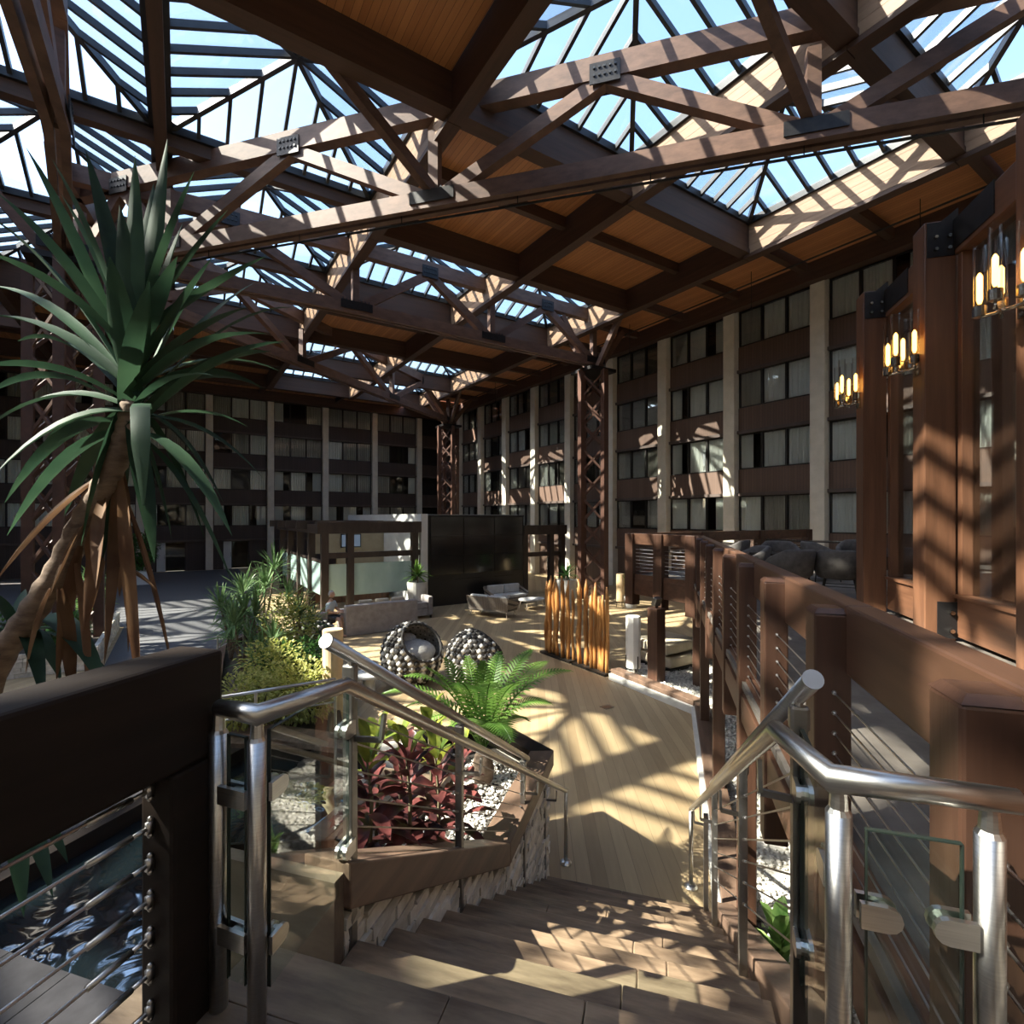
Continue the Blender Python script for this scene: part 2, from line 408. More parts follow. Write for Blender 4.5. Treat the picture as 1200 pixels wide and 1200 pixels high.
for k in range(-3, 9):
    y0 = 9.9+3.7*k; y1 = y0+3.7
    build(MB().box(20.1, 21.0, y0-.27, y0+.27, 0, ZT), 'pilaster', M_pil, right, bevel=.02)
    if y0 > 42.5: continue
    ya, yb = y0+.27, min(y1-.27, 43.0)
    for j, (z0, z1) in enumerate(ROWS):
        zb = ROWS[j-1][1] if j else 2.12
        build(MB().box(20.42, 20.9, ya, yb, zb+.02, z0), 'spandrel', M_spandrel, right)
        build(MB().box(20.3, 20.9, ya, yb, LEDGES[j]-.07, LEDGES[j]+.06), 'ledge', M_ledge, right)
        if yb-ya > 2.5:
            look = rnd.choice(protos_r)
            put_window(look, (20.47, (ya+yb)/2, z0), -pi/2)
    build(MB().box(20.5, 20.9, ya, yb, 0, 2.12), 'spandrel', M_spandrel, right)
back = struct(MB().box(X0-.3, X1+.5, 43.5, 43.8, 0, ZT), 'wall_back', M_dark)
for k in range(-5, 6):
    x0 = 1.8+4.03*k; x1 = x0+4.03
    if x0 < X0: continue
    if x0 < 20: build(MB().box(x0-.23, x0+.23, 42.65, 43.5, 0, ZT), 'pilaster', M_pil, back, bevel=.02)
    xa, xb = x0+.23, min(x1-.23, 20.1)
    for j, (z0, z1) in enumerate(ROWS):
        zb = ROWS[j-1][1] if j else 2.12
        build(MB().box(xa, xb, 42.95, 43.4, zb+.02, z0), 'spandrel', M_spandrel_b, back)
        build(MB().box(xa, xb, 42.83, 43.4, LEDGES[j]-.07, LEDGES[j]+.06), 'ledge', M_ledge, back)
        if xb-xa > 2.5: put_window(rnd.choice(protos_b), ((xa+xb)/2, 43.02, z0), 0)
    if k in (0, -1, 2):      # shopfront doors on the ground floor
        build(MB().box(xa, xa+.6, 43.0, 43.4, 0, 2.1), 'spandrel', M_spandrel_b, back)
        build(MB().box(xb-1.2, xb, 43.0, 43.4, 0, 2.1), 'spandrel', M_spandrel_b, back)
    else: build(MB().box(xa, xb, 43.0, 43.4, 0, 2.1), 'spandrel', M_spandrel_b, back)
for pr in protos_r+protos_b:
    for ch in list(pr.children): bpy.data.objects.remove(ch)
    bpy.data.objects.remove(pr)
M_whitepaint = mat('white_door_paint', (.55, .55, .53), (.62, .62, .6), .5, scale=2)
dn = 0
for k in (0, -1, 2):
    x0 = 1.8+4.03*k; xa, xb = x0+.23+.6, x0+4.03-.23-1.2
    dn += 1
    d = empty('door_%d' % dn, ((xa+xb)/2, 43.05, 0)); d['kind'] = 'structure'
    f = MB()
    for a, b, c_, e in ((xa, xb, 2.02, 2.1), (xa, xa+.07, 0, 2.02), (xb-.07, xb, 0, 2.02)): f.box(a, b, 42.98, 43.1, c_, e)
    build(f, 'door_frame', M_frame, d)
    xm = (xa+xb)/2
    build(MB().box(xa+.07, xm-.3, 43.02, 43.06, .02, 2.02), 'door_leaf', M_whitepaint, d)
    build(MB().box(xm-.3, xb-.07, 43.03, 43.05, .02, 2.02), 'pane', M_winglass, d)
    build(MB().box(xm-.36, xm-.34, 42.95, 42.99, .9, 1.2), 'door_handle', M_alum, d)

# ------------------------------------------------------------------ trusses and lattice columns
ZC, ZTOP = 11.1, 13.25
def truss(name, label, pts, ends_z, peaks=True, verticals=True, ext=True, braces=()):
    """pts: plan positions of the bottom nodes; webs rise to peaks between the nodes"""
    p0, p1 = V((*pts[0], 0)), V((*pts[-1], 0)); u = (p1-p0).normalized(); sd = V((-u.y, u.x, 0))
    t = empty(name, (p0.x, p0.y, ZC), label, 'roof truss')
    mid = lambda a, b: (V((*a, 0))+V((*b, 0)))/2
    for a, b in zip(pts[:-1], pts[1:]):
        a3, b3 = V((*a, ZC)), V((*b, ZC))
        for s in (-1, 1): build(MB().bar(a3+sd*.12*s, b3+sd*.12*s, .15, .4), 'bottom_chord', M_beam, t)
        at, bt = V((*a, ZTOP)), V((*b, ZTOP))
        build(MB().bar(at, bt, .3, .5), 'top_chord', M_beam, t)
        m3 = mid(a, b)+V((0, 0, ZTOP-.2))
        for q in (a3, b3):
            build(MB().bar(q+(m3-q)*.03, m3, .24, .3), 'web', M_beam, t)
        g = MB().frame(m3+V((0, 0, .05))+sd*.17, u*.32, sd*.012, V((0, 0, .22))); g.frame(m3+V((0, 0, .05))-sd*.17, u*.32, sd*.012, V((0, 0, .22)))
        g2 = build(g, 'gusset_plate', M_iron, t)
        bt_ = MB()
        for i in range(5):
            for jz in (-.08, .08):
                for s in (-1, 1): bt_.frame(m3+V((0, 0, .08+jz))+u*(i-2)*.11+sd*.19*s, u*.022, sd*.02, V((0, 0, .022)))
        build(bt_, 'bolts', M_alum, g2)['kind'] = 'stuff'
    for q in pts:
        q3 = V((*q, ZC))
        if verticals: build(MB().bar(q3, V((*q, ZB+.2)), .24, .24, up=sd), 'post', M_beam, t)
        for sgn in (-1, 1):
            build(MB().frame(q3+sd*.21*sgn+V((0, 0, .06)), u*.55, sd*.012, V((0, 0, .14))), 'gusset_plate', M_iron, t)
        bt_ = MB()
        for i in range(8):
            bt_.frame(q3+u*(i-3.5)*.13+V((0, 0, .26)), u*.02, sd*.12, V((0, 0, .05)))
        build(bt_, 'bolts', M_alum, t)['kind'] = 'stuff'
    for a, b in braces:
        build(MB().bar(a, b, .2, .24), 'knee_brace', M_beam, t)
    return t
C0, C2, C3 = (-2.65, 18.5), (16.4, 18.2), (17.0, 35.0)
def t1(k): return (5-.66*k, 11+.75*k)
truss('roof_truss', 'nearest long timber truss crossing the top of the view with bolted steel plates', [t1(k) for k in (11.3, 7.87, 0, -7.87, -15.7)], None,
      braces=[(V((*t1(0), ZC+.2)), V((2.3, 10.4, 12.9))), (V((*t1(-7.87), ZC+.2)), V((7.6, 4.9, 12.9))), (V((*t1(-7.87), ZC+.2)), V((13.6, 4.6, 12.9)))])
truss('roof_truss', 'timber truss running straight to the steel lattice column by the right wall', [C0, (5.2, 18.15), (10.8, 18.2), C2], None)
truss('roof_truss', 'farthest timber truss ending on the lattice column in the far corner', [(-1.1, 21.2), (4.9, 25.8), (10.95, 30.4), C3], None)
truss('roof_truss', 'timber truss running from the left lattice column to the far wall', [C0, (-1.9, 23.7), (-1.9, 29.3), (-1.9, 34.9), (-1.9, 40.5)], None)
truss('roof_truss', 'timber truss from the left lattice column toward the top left corner above the tall plant', [C0, (-1.9, 12.5), (-1.9, 6.9)], None)
def lattice_column(x, y, label, w=1.05, rot=pi/4):
    c = empty('lattice_column', (x, y, 0), label, 'column')
    m = M_rust
    hw = w/2; cs = []
    for k in range(4):
        a = rot+pi/4+k*pi/2; cs.append(V((x+hw*1.414*cos(a), y+hw*1.414*sin(a), 0)))
    for p in cs:
        build(MB().box(p.x-.12, p.x+.12, p.y-.12, p.y+.12, 0, 10.6), 'leg', m, c)
    n = 9; hz = 10.4/n
    for k in range(4):
        a, b = cs[k], cs[(k+1) % 4]
        for i in range(n):
            z0, z1 = .1+i*hz, .1+(i+1)*hz
            build(MB().bar(a+V((0, 0, z0)), b+V((0, 0, z1)), .05, .09), 'brace', m, c)
            build(MB().bar(b+V((0, 0, z0)), a+V((0, 0, z1)), .05, .09), 'brace', m, c)
    build(MB().box(x-.75, x+.75, y-.75, y+.75, 10.55, 10.7), 'cap_plate', M_iron, c)
    build(MB().box(x-.2, x+.2, y-.2, y+.2, 10.7, 11.2), 'head_post', m, c)
    for dx, dy in ((1, 0), (-1, 0), (0, 1), (0, -1)):
        build(MB().bar((x+.3*dx, y+.3*dy, 10.8), (x+1.9*dx, y+1.9*dy, 12.9), .2, .24), 'strut', M_beam, c)
    return c
M_rust = mat('rust_brown_steel', (.07, .034, .024), (.12, .058, .04), .5, .1, scale=3, bump=.1)
lattice_column(*C2, 'rust-brown lattice column standing by the sunlit right wall')
lattice_column(*C3, 'rust-brown lattice column standing in the dark far corner')
lattice_column(*C0, 'rust-brown lattice column behind the tall spiky plant at the left')
# thin sprinkler pipes under the nearest truss and by the right wall
sp = empty('sprinkler_pipe', (5, 11, 10.6), 'thin dark sprinkler pipe slung below the nearest truss', 'pipe')
a, b = V((*t1(11), 10.72)), V((*t1(-15), 10.72))
build(MB().tube([a, b], .028, 6), 'pipe', M_iron, sp)
for i in range(9):
    q = a+(b-a)*(.06+.11*i); build(MB().tube([q, q+V((0, 0, .22))], .012, 5), 'hanger', M_iron, sp)
sp = empty('sprinkler_pipe', (18.2, 12, 12.9), 'thin dark pipe hung under the boarded soffit beside the right wall', 'pipe')
build(MB().tube([(18.6, 0, 12.86), (18.6, 38, 12.86)], .03, 6), 'pipe', M_iron, sp)
for y in (6.2, 11.6, 18.0, 24.4, 30.8):
    build(MB().tube([(18.6, y, 11.9), (18.6, y, 13.3)], .014, 5), 'drop', M_iron, sp); build(MB().lathe([(.03, -.06), (.045, 0), (.02, .03)], (18.6, y, 11.9), 8), 'sprinkler_head', M_alum, sp)
# ------------------------------------------------------------------ stairs, landing, terrace, guards
NS, RISE, RUN, S0, LZ = 14, 2.33/14, .278, 1.38, 2.33
TL, TR = -1.1, .42
SROT = SA                                      # rotates world so that the stair axis lies on Y
M_tread = mat('weathered_stair_boards', (.075, .047, .029), (.30, .21, .135), .5, scale=2.2, stretch=(1.3, 7, 3), rotz=SROT, bump=.25, rand=.12, lo=.28, hi=.75)
M_landing = mat('weathered_landing_boards', (.07, .046, .03), (.21, .155, .105), .5, scale=1.8, stretch=(1.3, 7, 3), rotz=SROT, bump=.2, rand=.1)
M_terrace = mat('terrace_carpet', (.085, .072, .06), (.16, .138, .118), .9, scale=3, bump=.2)
M_post = mat('guard_timber_posts', (.042, .019, .012), (.100, .048, .029), .42, scale=1.4, stretch=(7, 7, .5), rotz=SROT, bump=.25, rand=.12, lo=.25, hi=.75)
M_rail = mat('guard_timber_rails', (.05, .023, .014), (.125, .062, .037), .42, scale=1.3, stretch=(7, .5, 7), rotz=SROT, bump=.25, rand=.1, lo=.25, hi=.75)
M_blackwood = mat('dark_stained_timber', (.011, .0075, .006), (.022, .014, .010), .6, spec=.2, scale=1.5, stretch=(6, .5, 6), rotz=SROT, bump=.2)
M_cap = mat('planter_cap_timber', (.09, .055, .038), (.20, .125, .085), .5, scale=1.4, stretch=(7, .6, 7), rotz=SROT, bump=.25, rand=.1)
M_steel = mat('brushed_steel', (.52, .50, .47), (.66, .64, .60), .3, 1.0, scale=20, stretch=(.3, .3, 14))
M_darksteel = mat('dark_flat_steel', (.24, .23, .215), (.33, .315, .295), .38, 1.0, scale=8)  # darker steel for flat posts, brackets and shelves
M_cable = mat('steel_cable', (.5, .49, .47), (.62, .6, .58), .35, 1.0, scale=8)
M_clear = glass('guard_glass', (.9, .96, .94), .03)
M_glassedge = mat('green_glass_edge', (.012, .020, .016), (.018, .027, .022), .4, scale=3)
M_stone = mat('ledger_stone', (.50, .45, .37), (.80, .74, .65), .85, scale=9, bump=.5, rand=.25)
M_mortar = mat('stone_backing', (.22, .19, .155), (.3, .265, .22), .9, scale=6)
M_soil = mat('planter_soil', (.035, .028, .022), (.06, .05, .04), .95, scale=10, bump=.5)
M_pebble = mat('white_pebbles', (.52, .48, .42), (.80, .77, .71), .7, scale=9, lo=.3, hi=.7)

stairs = empty('stairs', ST(S0, -.35, 0), kind='structure')
rr = random.Random(5)
for k in range(1, NS):
    z = LZ-RISE*k; s0 = S0+RUN*(k-1); s1 = s0+RUN+.03
    cuts = sorted([TL, TR]+[rr.uniform(TL+.35, TR-.35)])
    for a, b in zip(cuts[:-1], cuts[1:]):
        build(MB().sbox(s0-.002, s1, a+.0015, b-.0015, z-.035, z), 'tread_board', M_tread, stairs, bevel=.006)
    build(MB().sbox(s0-.05, s0-.003, TL, TR, z-.04, z+RISE-.036), 'riser', M_tread, stairs)
build(MB().sbox(S0+RUN*13-.05, S0+RUN*13-.003, TL, TR, 0, RISE-.036), 'riser', M_tread, stairs)
for t in (TL-.02, TR+.02):
    build(MB().slab([ST(S0-.05, t, LZ-.25), ST(S0-.05, t, LZ-.6), ST(S0+RUN*13, t, 0), ST(S0+RUN*13, t, .12)], .04), 'stringer', M_blackwood, stairs)
land = empty('landing', ST(0, -.3, LZ), kind='structure')
for i in range(18):
    s1 = S0+.03-i*.2; s0 = s1-.198
    c = rr.uniform(-.9, .3)
    for a, b in ((-1.3, c), (c+.002, .66)):
        build(MB().sbox(s0, s1, a, b, LZ-.035, LZ), 'floor_board', M_landing, land, bevel=.003)
build(MB().sbox(-2.3, S0-.06, -1.3, .66, LZ-.3, LZ-.036), 'deck_frame', M_blackwood, land)

# terrace of the dining room, level with the landing
TCOR = ST(11.9, .67); TE = V((9.6, 9.2, 0))
ter = empty('terrace', ST(4, 4, LZ), kind='structure')
poly = [ST(-3, .67), ST(11.9, .67), TE, V((20.3, 9.2, 0)), V((20.3, -6.9, 0)), V((0, -6.9, 0))]
build(MB().prism([(p.x, p.y) for p in poly], LZ-.06, LZ-.002), 'deck', M_terrace, ter)
build(MB().prism([(p.x, p.y) for p in [ST(-3, .8), ST(11.8, .8), TE+V((.1, -.1, 0)), V((20.3, 9.1, 0)), V((20.3, -6.9, 0)), V((0, -6.9, 0))]], LZ-.3, LZ-.06), 'deck_frame', M_blackwood, ter)
build(MB().sbox(-3, 11.9, .70, .80, LZ-.36, LZ+.02), 'edge_board', M_rail, ter, bevel=.006)
build(MB().bar(TCOR+V((0, 0, LZ-.2)), TE+V((0, 0, LZ-.2)), .1, .45), 'edge_board', M_rail, ter)
build(MB().bar(TE+V((0, 0, LZ-.2)), V((20.3, 9.2, LZ-.2)), .1, .45), 'edge_board', M_rail, ter)
build(MB().sbox(-3, 10.5, 2.3, 2.5, 0, LZ-.3), 'under_wall', M_dark, ter)

def cable_set(parent, a, b, zs, r=.004, hw=True):
    for z in zs:
        build(MB().tube([a+V((0, 0, z)), b+V((0, 0, z))], r, 6), 'cable', M_cable, parent)
def fitting(parent, p, d):
    """eye-and-clevis end of a cable on a post"""
    m = MB(); m.frame(p, Sd*.012, Td*.006, V((0, 0, .016))); m.tube([p, p+d*.05], .006, 6); m.tube([p+d*.05, p+d*.16], .0085, 6)
    m.ball(p+V((0, 0, .022)), .008, .008, .008, 6, 4); m.ball(p-V((0, 0, .022)), .008, .008, .008, 6, 4)
    build(m, 'cable_fitting', M_cable, parent, smooth=True)

# left timber guard on the landing
g = empty('timber_guard', ST(.6, -1.32, LZ), 'nearly black timber guard with steel cables at the left edge of the landing', 'railing')
ZG = EYE-.39
build(MB().sbox(1.06, 1.225, -1.372, -1.255, LZ-.4, ZG-.302), 'post', M_blackwood, g, bevel=.012)
build(MB().sbox(-.9, -.66, -1.47, -1.255, LZ-.4, ZG), 'post', M_blackwood, g, bevel=.012)
build(MB().sbox(-.66, 1.225, -1.42, -1.255, ZG-.30, ZG), 'top_rail', M_blackwood, g, bevel=.012)
for k in range(8):
    z = ZG-.345-.099*k
    build(MB().tube([ST(-.66, -1.325, z), ST(.92, -1.325, z)], .0045, 6), 'cable', M_cable, g)
    fitting(g, ST(1.052, -1.325, z), -Sd)

# right timber guard along the terrace edge
g = empty('timber_guard', ST(5, .78, LZ), 'long brown timber guard with steel cables along the terrace edge', 'railing')
PS = [1.387+1.15*k for k in range(-3, 10)]
for k, s in enumerate(PS):
    low = LZ-.72 if k % 2 else .1
    if s < 1.5: low = LZ-.9
    build(MB().sbox(s, s+.15, .645, .79, low, ZG-.03), 'post', M_post, g, bevel=.01)
    build(MB().add([ST(s, .645, ZG-.03), ST(s, .79, ZG-.03), ST(s+.15, .79, ZG-.03), ST(s+.15, .645, ZG-.03),
                    ST(s+.02, .665, ZG-.008), ST(s+.02, .77, ZG-.008), ST(s+.13, .77, ZG-.008), ST(s+.13, .665, ZG-.008)],
                   [(4, 5, 6, 7), (0, 1, 5, 4), (1, 2, 6, 5), (2, 3, 7, 6), (3, 0, 4, 7)]), 'post_cap', M_post, g)
for a, b in zip(PS[:-1], PS[1:]):
    build(MB().sbox(a+.0, b+.0, .765, .88, ZG-.29, ZG+.01), 'top_rail', M_rail, g, bevel=.012)
    for k in range(8):
        z = ZG-.37-.088*k
        build(MB().tube([ST(a+.15, .72, z), ST(b, .72, z)], .004, 5), 'cable', M_cable, g)
        build(MB().ball(ST(b-.006, .72, z), .011, .011, .011, 6, 4), 'cable_end', M_cable, g)
    build(MB().sbox(a+.15, b, .66, .77, LZ-.34, LZ-.1), 'lower_board', M_rail, g, bevel=.008)
g = empty('timber_guard', (TCOR+TE)/2+V((0, 0, LZ)), 'far brown timber guard bays with steel cables turning the terrace corner', 'railing')
pts = [TCOR, (TCOR+TE)/2, TE]
for p in pts+[V((12.4, 9.2, 0)), V((15.2, 9.2, 0)), V((18, 9.2, 0))]:
    build(MB().box(p.x-.13, p.x+.13, p.y-.13, p.y+.13, LZ-.75, ZG), 'post', M_post, g, bevel=.01)
for a, b in zip(pts, pts[1:]):
    build(MB().bar(a+V((0, 0, ZG-.13)), b+V((0, 0, ZG-.13)), .12, .27), 'top_rail', M_rail, g, bevel=.01)
    build(MB().bar(a+V((0, 0, LZ-.28)), b+V((0, 0, LZ-.28)), .12, .4), 'lower_board', M_rail, g, bevel=.01)
    cable_set(g, a, b, [LZ+.02+.088*k for k in range(8)], .006)
build(MB().bar(TE+V((0, 0, ZG-.13)), V((18, 9.2, ZG-.13)), .12, .27), 'top_rail', M_rail, g, bevel=.01)
cable_set(g, TE, V((18, 9.2, 0)), [LZ+.02+.088*k for k in range(8)], .005)

# ------------------------------------------------------------------ brushed steel stair rails
def clamp(mb, p, d, l=.075):
    """rounded flat glass clamp"""
    d = V(d).normalized(); n = 10; up = V((0, 0, 1)); w = d.cross(up).normalized()
    for off in (-.016, .016):
        vs = []
        for sgn in (-.006, .006):
            vs += [p+w*(off+sgn)+up*.026, p+w*(off+sgn)+d*(l-.026)+up*.026]
            vs += [p+w*(off+sgn)+d*(l-.026+.026*cos(a))+up*.026*sin(a) for a in [pi/2-pi*(i+1)/6 for i in range(5)]]
            vs += [p+w*(off+sgn)+d*(l-.026)-up*.026, p+w*(off+sgn)-up*.026]
        k = len(vs)//2
        mb.add(vs, [tuple(range(k-1, -1, -1)), tuple(range(k, 2*k))]+[(i, (i+1) % k, (i+1) % k+k, i+k) for i in range(k)])
    mb.tube([p+d*(l-.03)-w*.016, p+d*(l-.03)+w*.016], .02, 10)
def round_post(root, p, z0, z1, r=.025):
    po = build(MB().tube([p+V((0, 0, z0)), p+V((0, 0, z1-.055))], r, 16), 'post', M_steel, root, smooth=False)
    for f in po.data.polygons: f.use_smooth = len(f.vertices) == 4
    build(MB().tube([p+V((0, 0, z1-.055)), p+V((0, 0, z1-.045)), p+V((0, 0, z1-.0))], [r, r*.75, r*.62], 12), 'post_saddle', M_steel, root)
def smoothq(o):
    for f in o.data.polygons: f.use_smooth = len(f.vertices) == 4
    return o
def tilt(s, z0, s0): return z0-.598*(s-s0)
def stair_rail(side, label):
    """side -1: left, +1: right. Landing return, sloping handrail, guard rail above, posts, cables, glass"""
    L = side < 0
    th = -1.0 if L else .285                    # handrail line
    tg = -1.12 if L else .385                   # guard rail and post line
    zh = EYE-.55                                # landing handrail height
    root = empty('stair_railing', ST(S0, tg, LZ), label, 'railing')
    if L: A, B = ST(1.188, -1.235, zh), ST(1.173, -1.083, zh)
    else: A, B = ST(1.228, .665, zh), ST(1.228, .345, zh)
    Cn = ST(1.467, th, zh)
    send = 5.45
    E = ST(send, th, tilt(send, zh, 1.467))
    smoothq(build(MB().tube([A, B, Cn, E], .0235, 16), 'handrail', M_steel, root))
    post_b = ST(send+.05, th, 0)
    smoothq(build(MB().tube([E, post_b+V((0, 0, E.z-.03))], .0235, 14), 'rail_end', M_steel, root))
    smoothq(build(MB().tube([post_b, post_b+V((0, 0, E.z-.03))], .021, 14), 'newel_post', M_steel, root))
    build(MB().lathe([(.065, 0), (.065, .012), (.05, .03), (.03, .04)], post_b, 18), 'newel_foot', M_steel, root)
    gs0, gz0, gs1 = 1.53, EYE-.43, 4.3
    g0, g1 = ST(gs0, tg, gz0), ST(gs1, tg, tilt(gs1, gz0, gs0))
    gr = smoothq(build(MB().tube([g0, g1], .025, 18), 'guard_rail', M_steel, root))
    ud = (g0-g1).normalized()
    ec = MB().tube([g0, g0+ud*.006], .0262, 18)
    build(ec, 'end_cap', M_cable, gr)
    # flat posts standing on the steps
    for s in (1.66, 2.74, 4.15, 4.95):
        zb = LZ-RISE*max(0, math.ceil((s-S0)/RUN)); zt = min(tilt(s, gz0, gs0)-.045, 9)
        if s > gs1: zt = tilt(s, zh, 1.467)+.0-.06
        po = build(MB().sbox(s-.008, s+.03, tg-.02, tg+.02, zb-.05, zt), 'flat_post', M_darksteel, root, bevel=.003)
        if s < gs1:
            build(MB().tube([ST(s+.01, tg, zt-.01), ST(s+.01, tg, zt+.03)], .011, 8), 'rail_stem', M_steel, root)
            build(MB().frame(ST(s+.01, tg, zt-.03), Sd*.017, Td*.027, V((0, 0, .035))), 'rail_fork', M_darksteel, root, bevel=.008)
        hz = tilt(s+.1, zh, 1.467)
        # L-shaped handrail bracket
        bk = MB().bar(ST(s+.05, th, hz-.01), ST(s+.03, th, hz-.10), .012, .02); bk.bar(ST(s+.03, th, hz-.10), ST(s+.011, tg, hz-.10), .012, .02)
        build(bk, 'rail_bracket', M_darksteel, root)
    # slope cables between the flat posts
    for k in range(6):
        d = .22+.105*k
        for sa, sb in ((1.7, 2.73), (2.77, 4.14)):
            build(MB().tube([ST(sa, tg, tilt(sa, gz0, gs0)-d), ST(sb, tg, tilt(sb, gz0, gs0)-d)], .0035, 5), 'cable', M_cable, root)
            build(MB().tube([ST(sb-.07, tg, tilt(sb-.07, gz0, gs0)-d), ST(sb, tg, tilt(sb, gz0, gs0)-d)], .007, 6), 'cable_end', M_cable, root)
    # landing posts, glass and clamps
    zb = LZ-.05
    pa = A if L else ST(1.232, .62, 0); pb = ST(1.176, -1.088, 0) if L else ST(1.236, .36, 0)
    pa = V((pa.x, pa.y, 0)); pb = V((pb.x, pb.y, 0))
    round_post(root, pa, LZ, zh-.018); round_post(root, pb, LZ, zh-.018)
    ab = (pa-pb).normalized(); gap = (pa-pb).length
    if L:
        q0, q1 = pb+ab*.04, pa-ab*.04
        panes = [([q0, q1], LZ+.1, zh-.07)]
        panes.append(([pb+Sd*.035+Td*.01, ST(1.64, -1.11)], LZ+.08, zh-.055))
    else:
        q0, q1 = pb+ab*.05, pa-ab*.045
        panes = [([q0, q1], LZ+.1, zh-.1)]
        panes.append(([pb+Sd*.035-Td*.0, ST(1.64, .385)], LZ+.08, zh-.055))
    for (a, b), z0, z1 in panes:
        d = (b-a).normalized(); w = d.cross(V((0, 0, 1)))
        gp = build(MB().frame((a+b)/2+V((0, 0, (z0+z1)/2)), d*((b-a).length/2), w*.005, V((0, 0, (z1-z0)/2))), 'glass_panel', M_clear, root)
        ed = MB()
        for p in (a, b): ed.frame(p+V((0, 0, (z0+z1)/2)), d*.0015, w*.0055, V((0, 0, (z1-z0)/2)))
        ed.frame((a+b)/2+V((0, 0, z1)), d*((b-a).length/2), w*.0055, V((0, 0, .0015)))
        build(ed, 'glass_edge', M_glassedge, gp)
        for zc in (z0+.13, z1-.17):
            cm = MB(); clamp(cm, a+V((0, 0, zc))-d*.015, d); build(cm, 'glass_clamp', M_steel, root)
            cm = MB(); clamp(cm, b+V((0, 0, zc))+d*.02, -d); build(cm, 'glass_clamp', M_steel, root)
    return root
stair_rail(-1, 'left stair railing of brushed steel tubes with glass panels and cables')
stair_rail(1, 'right stair railing of brushed steel tubes with glass panels and cables')

# ------------------------------------------------------------------ planters beside the stairs
def stone_wall(root, a, b, zlo, zhi, face, n_seed, step=.06, thick=.05, m=None):
    """stacked ledger stones between two plan points; zlo / zhi give bottom and top at 0..1 along it"""
    r = random.Random(n_seed); a = V(a); b = V(b); L = (b-a).length; d = (b-a).normalized()
    z = min(zlo(0), zlo(1)); zmax = max(zhi(0), zhi(1)); objs = 0
    while z < zmax:
        h = step*r.uniform(.7, 1.3); x = -r.uniform(0, .2)
        while x < L:
            w = r.uniform(.09, .30); x0, x1 = max(x, 0), min(x+w, L); x += w
            if x1-x0 < .03: continue
            u = (x0+x1)/2/L
            lo, hi = zlo(u), zhi(u)
            z0, z1 = max(z, lo), min(z+h, hi)
            if z1-z0 < .012: continue
            pr = r.uniform(.0, .022); g_ = .003
            c = a+d*((x0+x1)/2)+face*(pr/2)+V((0, 0, (z0+z1)/2))
            mb = MB().frame(c, d*((x1-x0)/2-g_), face*(thick/2+pr/2), V((0, 0, (z1-z0)/2-g_)))
            mb.v = [(v[0]+r.uniform(-.006, .006), v[1]+r.uniform(-.006, .006), v[2]+r.uniform(-.005, .005)) for v in mb.v]
            build(mb, 'stone', m or M_stone, root); objs += 1
        z += h
    return objs
def pebbles(name, poly_test, bbox, z, n, label, size=.03, seed=1, cone=None):
    r = random.Random(seed); mb = MB(); x0, x1, y0, y1 = bbox
    k = 0; tries = 0
    while k < n and tries < n*12:
        tries += 1
        x, y = r.uniform(x0, x1), r.uniform(y0, y1)
        if not poly_test(x, y): continue
        k += 1
        s = size*r.uniform(.5, 1.25); zz = z(x, y) if callable(z) else z
        c = V((x, y, zz+r.uniform(-.3, .4)*s))
        a = r.uniform(0, 2*pi); e = [V((cos(a), sin(a), r.uniform(-.4, .4)))*s, V((-sin(a), cos(a), r.uniform(-.4, .4)))*s*r.uniform(.5, .9), V((0, 0, 1))*s*r.uniform(.4, .7)]
        vs = [c+e[0], c-e[0], c+e[1], c-e[1], c+e[2], c-e[2]]
        mb.add(vs, [(0, 2, 4), (2, 1, 4), (1, 3, 4), (3, 0, 4), (2, 0, 5), (1, 2, 5), (3, 1, 5), (0, 3, 5)])
    o = build(mb, name, M_pebble, None, smooth=True); tag(o, label, 'pebbles', kind='stuff'); return o
def inpoly(poly):
    def f(x, y):
        c = False; n = len(poly)
        for i in range(n):
            (xa, ya), (xb, yb) = poly[i], poly[(i+1) % n]
            if (ya > y) != (yb > y) and x < (xb-xa)*(y-ya)/(yb-ya)+xa: c = not c
        return c
    return f
def st_poly(*l): return [tuple(ST(s, t)[:2]) for s, t in l]

pl = empty('stone_planter', ST(3.4, -1.9, 0), 'stone planter with sloping timber cap left of the stairs', 'planter')
capz = lambda s: EYE-1.26-.575*(s-1.64)
sl = lambda u: capz(1.62+u*1.98)-.17
nose = lambda s: LZ-RISE*max(0, (s-S0)/RUN+.9)
stone_wall(pl, ST(1.62, -1.145), ST(3.62, -1.145), lambda u: max(0, nose(1.62+2*u)-.12), sl, Td, 11)
stone_wall(pl, ST(3.62, -1.145), ST(5.15, -1.145), lambda u: max(0, nose(3.62+1.53*u)-.12), lambda u: 1.2, Td, 12)
soilz = lambda s: max(1.2, capz(s)-.15)
A5 = ST(5.15, -1.10); B5 = A5+V((-.06, 1.15, 0)); 
fnorm = V((1, 0, 0))
stone_wall(pl, ST(5.15, -1.17), B5-V((.06, 0, 0)), lambda u: 0, lambda u: 1.2, fnorm, 13)
core = [ST(1.62, -1.17), ST(5.13, -1.17), B5+V((-.12, 0, 0)), B5+V((-.9, 0, 0)), ST(4.6, -1.95), ST(1.62, -1.95)]
def coretop(zs, m, nm):
    n = len(core); vs = [(p.x, p.y, -.02) for p in core]+[(p.x, p.y, z) for p, z in zip(core, zs)]
    return build(MB().add(vs, [tuple(range(n-1, -1, -1)), tuple(range(n, 2*n))]+[(i, (i+1) % n, (i+1) % n+n, i+n) for i in range(n)]), nm, m, pl)
coretop([1.1]*6, M_soil, 'soil_base')
sv = MB()
